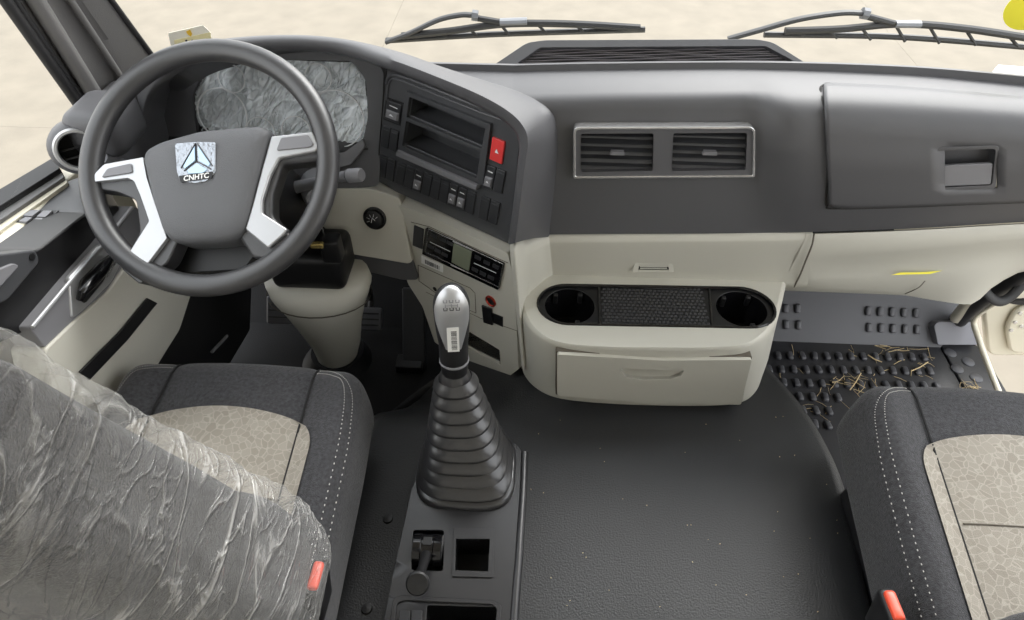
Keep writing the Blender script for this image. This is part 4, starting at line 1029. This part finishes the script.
for k in range(NF):
    t0, t1 = k / NF, (k + 1) / NF
    rx0 = R0x * (.94 - .58 * (t0 ** .9)); ry0 = R0y * (.94 - .56 * (t0 ** .9)); p = 3.4 - 1.3 * t0
    rx1 = R0x * (.94 - .58 * (t1 ** .9)); ry1 = R0y * (.94 - .56 * (t1 ** .9))
    tl = ZZ.lerp(axis.normalized(), t0).normalized()
    for f, (g_, hh) in enumerate(((.93, .05), (1.0, .10), (1.03, .22), (1.02, .36), (.97, .50))):
        pass
    base = gb + axis * (.05 + .95 * t0); top = gb + axis * (.05 + .95 * t1)
    rows.append(sq(base.lerp(top, .02), rx0 * .86, ry0 * .86, p, tilt=tl))
    rows.append(sq(base.lerp(top, .10), rx0 * 1.00, ry0 * 1.0, p, tilt=tl))
    rows.append(sq(base.lerp(top, .24), rx0 * 1.03, ry0 * 1.03, p, tilt=tl))
    rows.append(sq(base.lerp(top, .40), rx0 * 1.01, ry0 * 1.01, p, tilt=tl))
    rows.append(sq(base.lerp(top, .72), rx1 * .98, ry1 * .98, p, tilt=tl))
    rows.append(sq(base.lerp(top, .97), rx1 * .86, ry1 * .86, p, tilt=tl))
mb.grid(rows, cu=True); gai = mb.build('gaiter', 'bellows_rubber', gv, ang=50)
k0 = W(452, 345, z=.60); k1 = W(450.5, 287, z=.748)
kd = (k1 - gtop).normalized()
MB().lathe(gtop - kd * .03, kd, [(.030, 0), (.028, .03), (.024, .04), (.021, .048)], 28).build('collar', 'bellows_rubber', gv)
s_a = gtop + kd * .012; ln = (k1 - s_a).length
stem = MB().lathe(s_a, kd, [(.0225, 0), (.0235, .012), (.0245, .03), (.0245, ln * .38), (.022, ln * .45)], 28); stem = stem.build('grip', 'black', gv)
MB().lathe(s_a, kd, [(.0242, .024), (.0256, .026), (.0256, .029), (.0242, .031)], 28).build('grip_ring', 'button_grey', stem)
# knob: flattened egg, silver face towards the seats
kn_up = (CAM - k1); kn_up = (kn_up - kd * kn_up.dot(kd)).normalized(); kn_x = kd.cross(kn_up) * -1
kb = MB(); rows = []
for i in range(25):
    t = math.sin(i / 24 * math.pi / 2); h = ln * .30 + (ln * .74) * t
    w = .0235 + .006 * math.sin(min(1, t * 1.15) * math.pi * .62); w = w * math.sqrt(max(.0, 1 - max(0, (t - .70) / .30) ** 2))
    c = s_a + kd * h
    rows.append([c + kn_x * w * math.cos(2 * math.pi * k / 28) + kn_up * (w * .92 * math.sin(2 * math.pi * k / 28) + .004 * t) for k in range(28)])
kb.grid(rows, cu=True); kb.build('knob', 'black', gv, ang=70)
kf = MB(); rows = []
for i in range(25):
    t = .12 + .88 * math.sin(i / 24 * math.pi / 2); h = ln * .30 + (ln * .74) * t
    w = .0235 + .006 * math.sin(min(1, t * 1.15) * math.pi * .62); w = w * math.sqrt(max(.0, 1 - max(0, (t - .70) / .30) ** 2))
    c = s_a + kd * h; sp_ = R(62) * min(1, .45 + (i / 24) * 1.6)
    rows.append([c + kn_x * (w + .0015) * math.sin(sp_ * (k / 8 - 1)) + kn_up * ((w * .92 + .0015) * math.cos(sp_ * (k / 8 - 1)) + .004 * t) for k in range(17)])
kf = kf.grid(rows).build('knob_face', 'silver', gv, ang=80)
KF = Fr(s_a + kd * (ln * .30 + ln * .74 * .80) + kn_up * .0345, kn_x if kn_x.x > 0 else -kn_x, kd)
for j, bb in enumerate((.017, .0015)):
    for k, aa in enumerate((-.0095, 0, .0095)):
        q = MB().tube([KF.to(aa - .0025, bb + .002, -.0022), KF.to(aa - .0025, bb - .002, -.001), KF.to(aa + .0025, bb - .002, -.001), KF.to(aa + .0025, bb + .002, -.0022)], .0009, 5); q.build('shift_mark', 'mark_dark' if j else 'button_grey', kf)
mb = MB()
for aa in (-.0095, 0, .0095): mb.tube([KF.to(aa, .012, -.001), KF.to(aa, .0055, -.0005)], .0005, 4)
mb.tube([KF.to(-.0095, .009, -.001), KF.to(.0095, .009, -.001)], .0005, 4); mb.build('shift_pattern', 'button_grey', kf)
SK = Fr(s_a + kd * (ln * .30 + ln * .74 * .40) + kn_up * .0318, KF.ex, kd + kn_up * .02)
stc = MB().prism(SK, [(-.0095, -.034), (.0095, -.034), (.0095, .018), (-.0095, .018)], 0, .0008).build('sticker', 'white', gv, smooth=False, label='white barcode sticker on the gear knob')
bcm = MB(); rnd = random.Random(9); y = -.030
while y < .010:
    w = rnd.choice((.0005, .0009, .0014)); bcm.add([SK.to(-.003, y, .0011), SK.to(.006, y, .0011), SK.to(.006, y + w, .0011), SK.to(-.003, y + w, .0011)], [(0, 1, 2, 3)]); y += w + rnd.choice((.0007, .001, .0014))
bcm.build('barcode', 'mark_dark', stc, smooth=False)

# ================================================================== SEATS
SW, SD, SH = .231, .29, .085       # half width, half depth, half height of the cushion
RND = .042
def seat_map(loc, tilt, mir=1, yaw=0, flare=0):
    M = Matrix.Translation(loc) @ Matrix.Rotation(yaw, 4, 'Z') @ Matrix.Rotation(tilt, 4, 'X')
    def f(p):
        x, y, z = p
        top = sst(-SH * .2, SH, z)
        z2 = z + top * (.020 * sst(.12, .212, abs(x)) - .004 * math.exp(-((abs(x) - .137) / .006) ** 2) + .010 * math.cos(min(1, abs(x) / .14) * math.pi / 2) - .006 * sst(.12, SD, y))
        # sides bulge, front rounded in plan
        x2 = x * (1 - .02 * sst(.1, SD, y)) * (1 + .03 * math.sin((z / SH + 1) * math.pi / 2))
        y2 = y - .018 * sst(.1, SW, abs(x)) * sst(0, SD, y)
        return M @ Vector((x2 * mir, y2, z2))
    return f
def topz(x, y):
    a, b = SW - RND, SD - RND
    dx, dy = max(0, abs(x) - a), max(0, abs(y) - b); q = RND * RND - dx * dx - dy * dy
    return SH - RND + math.sqrt(max(0, q))
def make_seat(name, loc, tilt, label, yaw=0):
    t = thing(name, Vector((loc[0], loc[1], 0)), label, 'seat', 'cab seats')
    f = seat_map(Vector(loc), tilt, 1, yaw)
    cu = MB().rbox((SW, SD, SH), RND, (44, 44, 16), f).build('cushion', 'seat_dark', t, ang=80)
    def on(x, y, h): return f(Vector((x, y, topz(x, y)))) + Vector((0, 0, h))
    # patterned insert
    rows = []
    NI = 40
    for j in range(NI + 1):
        y = -.24 + (.175 + .24) * j / NI
        rr = sst(0, 1, max(0, (.175 - y)) / .06) ** .5 if y > .115 else 1
        hw = .168 - .04 * (1 - math.sqrt(max(0, 1 - max(0, (y - .115) / .06) ** 2)))
        yy = y
        rows.append([on(hw * (2 * i / 30 - 1), yy - .018 * (2 * i / 30 - 1) ** 2 * sst(.0, .175, y), .0032) for i in range(31)])
    ins = MB().grid(rows).build('seat_insert', 'seat_fabric', cu, ang=80, label='beige patterned seat fabric')
    for s in (-1, 1):
        MB().tube([on(s * .137, -.25 + (.50) * k / 40, .004) for k in range(41)] + [on(s * .137, .25 + .035 * k / 6, .002) for k in range(1, 7)], .0022, 6).build('seam', 'seam', cu)
        mb = MB()
        for off in (0, .011):
            pth = smooth_curve([Vector((a_, b_, 0)) for a_, b_ in ((.142, SD - .024 + off), (.175, SD - .028 + off), (.204 + off, SD - .048), (.214 + off, .16), (.216 + off, .0), (.216 + off, -.14), (.216 + off, -.26))], 161)
            P = [on(s * q.x, q.y, .0015) for q in pth]
            for k in range(0, 160, 2): mb.tube([P[k], P[k].lerp(P[k + 1], .5)], .0009, 4)
        o = mb.build('stitching', 'stitch', cu); o['kind'] = 'stuff'
    MB().tube([on(-.13 + .26 * k / 30, .01, .004) for k in range(31)], .0014, 5).build('seam', 'beige_groove', cu)
    # plinth
    pb = MB().rbox((.20, .22, .14), .03, (10, 10, 10), lambda p: Vector((loc[0], loc[1] - .03, .145)) + p); pb.build('seat_base', 'black', t)
    return t, cu, f, on
DSX, PSX = -.548, .822
drv, dcu, df, don = make_seat('driver_seat', (DSX, .525, .375), R(7), 'dark grey and beige driver seat behind the steering wheel')
pas, pcu, pf, pon = make_seat('passenger_seat', (PSX, .535, .375), R(7), 'dark grey and beige passenger seat in front of the studded mat', R(-2.5))
# backrests
BW, BH, BT = .232, .36, .07
def back_map(cx, y0, z0, rec, grow=0, wr=0):
    M = Matrix.Translation((cx, y0, z0)) @ Matrix.Rotation(rec, 4, 'X')
    def f(p):
        x, y, z = p.x, p.y, p.z + BH
        tp_ = sst(.25, .75, z); x2 = x * (1 - .10 * tp_)
        y2 = y * (1 - .25 * tp_) + .025 * sst(.12, .24, abs(x)) * (1 if y > 0 else 0) + .02 * math.sin(min(1, z / .3) * math.pi) * (1 if y > 0 else 0)
        q = Vector((x2, y2, z))
        return M @ q
    return f
BR = R(14)
for t, cx, y0 in ((drv, DSX, .375), (pas, PSX, .285)):
    bf = back_map(cx, y0, .44, BR)
    MB().rbox((BW, BT, BH), .06, (30, 14, 40), bf).build('backrest', 'seat_dark', t, ang=80)
    hf = Matrix.Translation((cx, y0, .44)) @ Matrix.Rotation(BR, 4, 'X')
    if t is pas: pass
    MB().rbox((.13, .045, .09), .04, (14, 10, 12), lambda p: hf @ Vector((p.x, p.y + .01, p.z + .83))).build('headrest', 'seat_dark', t, ang=80)
    mbp = MB(); mbp.rbox((BW - .07, .004, BH - .10), .003, (16, 4, 20), lambda p: bf(Vector((p.x, BT + .001 + p.y, p.z)))); mbp.build('back_insert', 'seat_fabric', t, ang=80)
# clear wrapping over the driver backrest
fb_ = back_map(DSX, .375, .44, BR)
def film_fn(p):
    q = Vector((p.x * 1.0, p.y, p.z)); w = fb_(q)
    d = (w - Vector((DSX, .30, .80))); nrm = Vector((p.x / BW, p.y / BT, .3 * p.z / BH)).normalized()
    al, ac_ = (p.x + p.z) * .7, (p.x - p.z) * .7
    k1 = noise.noise(Vector((al * 2.2, ac_ * 7, p.y * 8))); k2 = noise.noise(Vector((al * 4 + 3, ac_ * 24, p.y * 16 + 5))); k3 = abs(noise.noise(Vector((al * 7, ac_ * 50, p.y * 30 + 9))))
    return w + nrm * (.010 + .010 * k1 + .005 * k2 + .004 * (1 - k3) ** 3)
pc = MB().rbox((BW + .008, BT + .008, BH + .02), .065, (90, 40, 120), film_fn).build('plastic_cover', 'seat_film', None, ang=180)
tag(pc, 'clear crinkled plastic wrap covering the driver seat backrest', 'plastic cover')

# buckles
def buckle(name, p, d, label, side):
    t = thing(name, p, label, 'seat belt buckle', 'seat belt buckles')
    fr = Fr(p, (0, -1, 0) if side else (0, 1, 0), d)
    M = Matrix.Translation(p)
    d = Vector(d).normalized(); xx = Vector((0, 1, 0)); xx = (xx - d * xx.dot(d)).normalized(); yy = d.cross(xx)
    MB().rbox((.030, .013, .045), .008, (10, 8, 10), lambda q: p + xx * q.x + yy * q.y + d * q.z).build('housing', 'black', t)
    MB().rbox((.022, .008, .020), .005, (8, 6, 8), lambda q: p + xx * q.x + yy * q.y + d * (q.z + .032)).build('release_button', 'buckle_red', t)
    MB().box(p - d * .09, (.008, .03, .12), Matrix.Identity(3)).build('stalk', 'black', t, bevel=.002)
    return t
buckle('seat_belt_buckle', W(318, 592, z=.44), (.1, .12, 1), 'black seat belt buckle with red button beside the plastic-wrapped driver seat', 0)
buckle('seat_belt_buckle', W(886, 622, z=.44), (-.1, .12, 1), 'black seat belt buckle with red button beside the passenger seat', 1)

# ================================================================== DRIVER DOOR
def HZ(z): return Fr((0, 1, z), (1, 0, 0), (0, 1, 0))
def VX(x): return Fr((x, 1, .6), (0, 1, 0), (0, 0, 1))
dd = thing('driver_door', (-.93, .8, .1), 'closed driver door panel with black armrest, silver handle trim and beige lower panel', 'door')
def hprism(z, pts, dep, name, m, par=None, r=.004, bevel=.003):
    f = HZ(z); return MB().prism(f, rpoly(f.locs(pts), r), -dep, 0).build(name, m, par or dd, bevel=bevel)
def vprism(x, pts, dep, name, m, par=None, r=.006, bevel=.003, h=0):
    f = VX(x); return MB().prism(f, rpoly(f.locs(pts), r), -dep, h).build(name, m, par or dd, bevel=bevel)
MB().box((-.925, .60, .30), (.03, 1.15, .86)).build('shell', 'cream', dd, bevel=.004)
hprism(.752, [(-80, 236), (52, 158), (60, 168), (-80, 256)], .05, 'glass_seal', 'rubber_seal')
hprism(.742, [(-80, 250), (58, 165), (64, 177), (-80, 274)], .05, 'sill_ledge', 'pillar_grey')
hprism(.735, [(-80, 272), (62, 175), (68, 182), (-80, 288)], .05, 'sill_strip', 'cream')
arm = hprism(.728, [(-80, 286), (67, 181), (100, 170), (96, 208), (84, 214), (40, 249), (20, 253), (-80, 268 + 40)], .10, 'armrest', 'panel_dark', r=.008, bevel=.006)
af = HZ(.7285)
sww = MB().prism(af, rpoly(af.locs([(13, 223), (33, 210.5), (60, 211), (43, 226)]), .003), 0, .002).build('switch_bezel', 'black', arm, bevel=.001)
for pts in ([(24, 218), (33, 212.5), (42, 212.5), (34, 218.5)], [(38, 219), (45, 213), (54, 213), (47, 219.5)], [(20, 223.5), (27, 219.5), (34, 220), (28, 224.5)], [(32, 224.5), (38, 220.5), (45, 220.5), (40, 225)]):
    MB().prism(af, rpoly(af.locs(pts), .001), .002, .006).build('window_switch', 'button_grey', sww, bevel=.001)
# black face below the armrest, with pull pocket
vprism(-.82, [(-60, 270), (38, 250), (88, 212), (120, 205), (118, 240), (72, 290), (30, 330), (-40, 360)], .08, 'door_face', 'black', r=.01)
vprism(-.812, [(-60, 262), (36, 250), (40, 262), (8, 300), (-60, 330)], .03, 'pull_pocket', 'panel_dark', r=.008)
vprism(-.808, [(-40, 285), (14, 263), (20, 266), (-4, 292), (-40, 312)], .01, 'pocket_pad', 'button_grey', r=.006)
sc_p = VX(-.811); MB().lathe(sc_p.to(*sc_p.loc(32, 257), 0), (1, 0, 0), [(.006, 0), (.006, .001), (0, .001)], 14).build('screw_cap', 'black', dd)
# silver trim band and inner handle
tr_ = vprism(-.80, [(30, 328), (70, 280), (98, 248), (132, 206), (152, 214), (126, 262), (106, 292), (72, 322), (45, 348)], .05, 'trim_band', 'button_grey', r=.006)
edf = VX(-.799); MB().tube([edf.to(*edf.loc(u, v), .002) for u, v in ((31, 327), (70, 280.5), (98, 248.5), (131, 207.5))], .0035, 8).build('trim_edge', 'silver', tr_)
vprism(-.797, [(69, 279), (98, 247), (118, 236), (128, 250), (112, 282), (82, 312), (72, 319)], .01, 'handle_bezel', 'silver', tr_, r=.008)
vprism(-.793, [(78, 296), (82, 280), (100, 262), (114, 252), (118, 258), (104, 282), (86, 304)], .006, 'handle_recess', 'black', tr_, r=.006)
hf_ = VX(-.785)
MB().tube([hf_.to(*hf_.loc(u, v), dz) for u, v, dz in ((82, 299, -.004), (80, 292, .004), (86, 284, .008), (98, 272, .008), (112, 256, .0))], [.006, .008, .009, .008, .005], 12).build('door_handle', 'black_gloss', tr_)
MB().tube([hf_.to(*hf_.loc(u, v), .002) for u, v in ((104, 276), (112, 264), (119, 252))], .004, 8).build('handle_chrome', 'chrome', tr_)
# beige lower panel, strap, map pocket
vprism(-.795, [(45, 350), (74, 322), (108, 292), (128, 264), (150, 255), (196, 280), (180, 330), (150, 378), (60, 420)], .06, 'lower_panel', 'beige', r=.01)
st2 = VX(-.793); MB().prism(st2, st2.locs([(78, 372), (118, 332), (146, 298), (156, 303), (126, 340), (88, 380)]), 0, .004).build('strap', 'black', dd, bevel=.001)
vprism(-.80, [(190, 278), (252, 280), (250, 330), (225, 372), (140, 395), (178, 330)], .08, 'kick_panel', 'black', r=.008)
MB().tube([W(212, 352, x=-.78), W(227, 336, x=-.78)], .004, 8).build('scuff_edge', 'button_grey', dd)

# ================================================================== PEDALS
def pedal(name, u, v, y, w, h, label, arm_to, tilt=50):
    p = W(u, v, y=y); t = thing(name, p, label, 'pedal', 'foot pedals')
    M = Matrix.Rotation(R(tilt), 3, 'X')
    MB().rbox((w, h, .008), .006, (8, 8, 6), lambda q: p + M @ q).build('pad', 'stud_rubber', t)
    for k in (-.5, 0, .5): MB().tube([p + M @ Vector((-w * .8, h * k, .009)), p + M @ Vector((w * .8, h * k, .009))], .002, 6).build('grip_rib', 'black', t)
    MB().tube([p + M @ Vector((0, 0, -.008)), p + Vector((0, .05, .03)), Vector(arm_to)], .009, 10).build('arm', 'black', t)
    return t
pedal('clutch_pedal', 281, 310, 1.30, .040, .040, 'dark clutch pedal left of the beige column cover', W(281, 310, y=1.30) + Vector((0, .10, .30)))
pedal('brake_pedal', 369, 319, 1.32, .038, .034, 'dark brake pedal right of the beige column cover', W(369, 319, y=1.32) + Vector((0, .08, .30)))
ap = W(414, 330, y=1.25); t = thing('accelerator_pedal', W(410, 362, z=.02), 'long black accelerator pedal beside the engine cover', 'pedal', 'foot pedals')
M_ = Matrix.Rotation(R(58), 3, 'X')
MB().rbox((.032, .12, .008), .006, (8, 12, 6), lambda q: ap + M_ @ q).build('pad', 'switch_dark', t)
MB().box(W(410, 364, z=.02), (.075, .05, .03)).build('hinge', 'black', t, bevel=.004)

# ================================================================== PASSENGER DOOR (open) and its opening
sp2 = MB(); P0, P1 = W(1000, 288, x=1.30), W(936, 318, x=1.27)
# lower front pillar edge with seal, running down to the sill
pts = smooth_curve([W(1040, 262, y=1.16), W(1012, 280, y=1.20), W(985, 298, y=1.28), W(966, 314, y=1.36), W(950, 330, y=1.44)], 40)
rpil = MB().tube(pts, .02, 10).build('trim_2', 'rubber_seal'); struct(rpil, 'black door seal round the open passenger doorway')
pts2 = smooth_curve([W(1024, 262, y=1.18), W(1002, 276, y=1.22), W(975, 296, y=1.30), W(956, 318, y=1.38)], 24)
MB().tube(pts2, .016, 10).build('pillar_panel', 'cream', rpil)
pts3 = smooth_curve([W(1030, 275, y=1.18), W(1002, 298, y=1.24), W(975, 318, y=1.36), W(979, 340, y=1.30), W(990, 370, y=1.20), W(1002, 400, y=1.10)], 30)
MB().tube(pts3, .008, 10).build('sill_edge', 'cream', rpil)
strap = thing('door_check_strap', W(994, 288, y=1.18), 'black rubber door check strap below the dashboard end', 'strap')
MB().tube(smooth_curve([W(983, 281, y=1.18), W(986, 292, y=1.165), W(997, 301, y=1.16), W(1010, 297, y=1.17), W(1030, 276, y=1.19)], 24), [.012] * 24, 12, flat=.6).build('loop', 'rubber_seal', strap)
MB().tube([W(983, 281, y=1.18), W(996, 272, y=1.20), W(1008, 270, y=1.21)], .012, 10).build('anchor', 'black', strap)
pd = thing('passenger_door', (1.33, 1.42, -.15), 'open cream passenger door seen through the doorway', 'door')
PD = Fr((1.33, 1.44, .3), (1, -.10, 0), (0, 0, 1))
MB().prism(PD, rpoly(PD.locs([(978, 262), (1120, 240), (1160, 356), (988, 356)]), .03), -.04, 0).build('inner_panel', 'cream', pd, bevel=.008)
MB().prism(PD, rpoly(PD.locs([(1008, 350), (1003, 325), (1012, 308), (1024, 302), (1100, 300), (1110, 345)]), .03), 0, .018).build('speaker_cover', 'cream', pd, bevel=.008)
for u, v in ((1011, 330), (1015, 322), (1020, 313), (1021, 326)):
    MB().lathe(PD.to(*PD.loc(u, v, .018), .018), PD.n, [(.006, 0), (.005, .004), (0, .005)], 12).build('screw', 'chrome', pd)
MB().prism(PD, PD.locs([(1008, 301), (1015, 298.5), (1110, 294), (1110, 298), (1016, 302.5)]), 0, .01).build('trim_slot', 'rubber_seal', pd)

# ================================================================== WIPERS
def wiper(pv, arm_px, blade_px, frame_px, clip_px, label, Y=1.70):
    t = thing('wiper', W(*pv, y=Y), label, 'wiper', 'windscreen wipers')
    w = lambda L, d=0: [W(u, v, y=Y + d) for u, v in L]
    MB().tube(smooth_curve(w(arm_px), 24), .0105, 8, flat=.6).build('arm', 'wiper_black', t)
    MB().tube(w([arm_px[-1], (arm_px[-1][0] + 6, arm_px[-1][1] + 1)]), .014, 8).build('arm_end', 'wiper_grey', t)
    MB().tube(smooth_curve(w(blade_px, .012), 20), .0075, 6).build('blade', 'wiper_black', t)
    MB().tube(smooth_curve(w(frame_px, .004), 24), .0095, 8).build('frame', 'wiper_black', t)
    a, b = frame_px[0], blade_px[0]
    MB().tube(smooth_curve(w(clip_px), 8), .014, 8, flat=.6).build('clip', 'wiper_grey', t)
    n = len(frame_px)
    for k in range(7):
        s = (k + .5) / 7; i = min(int(s * (n - 1)), n - 2); f = s * (n - 1) - i
        u = frame_px[i][0] + (frame_px[i + 1][0] - frame_px[i][0]) * f; v = frame_px[i][1] + (frame_px[i + 1][1] - frame_px[i][1]) * f
        bv = blade_px[0][1] + (blade_px[-1][1] - blade_px[0][1]) * (u - blade_px[0][0]) / (blade_px[-1][0] - blade_px[0][0])
        MB().tube(w([(u - 5, v), (u + 5, bv)], .008), .004, 6).build('yoke', 'wiper_black', t)
    MB().tube(w([(arm_px[-1][0] + 4, arm_px[-1][1] + 3), clip_px[0]]), .008, 8).build('link', 'wiper_black', t)
    return t
wiper((388, 41), [(386, 42), (410, 33), (438, 20), (460, 15), (472, 15)], [(386, 40.5), (500, 34), (645, 29.5)], [(402, 36), (450, 31), (505, 24), (570, 24), (640, 28)], [(500, 22), (527, 21)], 'black windscreen wiper in front of the driver, left of the demister grille')
wiper((730, 38), [(728, 39), (760, 30), (800, 19), (840, 13), (862, 13)], [(764, 34.5), (900, 37), (1050, 49)], [(785, 31), (840, 29), (900, 24), (960, 28), (1035, 39)], [(895, 24), (920, 24)], 'black windscreen wiper in front of the passenger, right of the demister grille')

# ================================================================== STICKERS on the glass
def on_glass(u, v):
    r = ray(u, v); lo, hi = .9, 2.2
    for _ in range(50):
        t = (lo + hi) / 2; p = CAM + r * t
        if p.y < ws(p.x, p.z).y: lo = t
        else: hi = t
    return CAM + r * lo
p = on_glass(1022, 9); px_ = on_glass(1034, 9) - p; py_ = on_glass(1022, 1) - p
YS = Fr(p, px_, py_); YS.o -= Vector((0, .004, 0))
o = MB().prism(YS, circ((0.012, 0), .045, 36), 0, .0012).build('round_sticker', 'yellow', None, smooth=False); tag(o, 'round yellow sticker on the passenger side of the windscreen', 'sticker')
p = on_glass(196, 40); px_ = on_glass(210, 40) - p; py_ = on_glass(196, 32) - p
LS = Fr(p, px_, py_); LS.o -= Vector((0, .006, 0))
ls = thing('paper_label', LS.o, 'white and yellow paper label on the windscreen above the steering wheel', 'label')
MB().prism(LS, LS.locs([(168, 33), (203, 25), (211, 33), (205, 50), (172, 50)]), 0, .001).build('sheet', 'paper', ls, smooth=False)
MB().prism(LS, LS.locs([(174, 40), (210, 32), (214, 50), (176, 52)]), .001, .002).build('strip', 'paper_yellow', ls, smooth=False)
MB().prism(LS, LS.locs([(186, 31), (190, 29), (192, 33), (191, 36), (188, 34)]), .002, .003).build('arrow_mark', 'orange', ls, smooth=False)
for u in (185, 191, 199):
    MB().prism(LS, LS.locs([(u, 39.5), (u + 2, 39), (u + 2.4, 40.5), (u + .4, 41)]), .002, .003).build('print_mark', 'mark_dark', ls, smooth=False)
pp = HZ(.80)
pw = MB().prism(Fr(W(1005, 70, y=1.33), (1, -.1, 0), (0, 1, .12)), [(-.03, -.015), (.16, -.035), (.16, .01), (-.01, .015)], 0, .002).build('exterior_stand_in', 'paper', None, smooth=False); tag(pw, 'white stand-in for an exterior part beyond the passenger end of the dashboard', 'paper')  # thin sheet added in place of a white part outside the windscreen
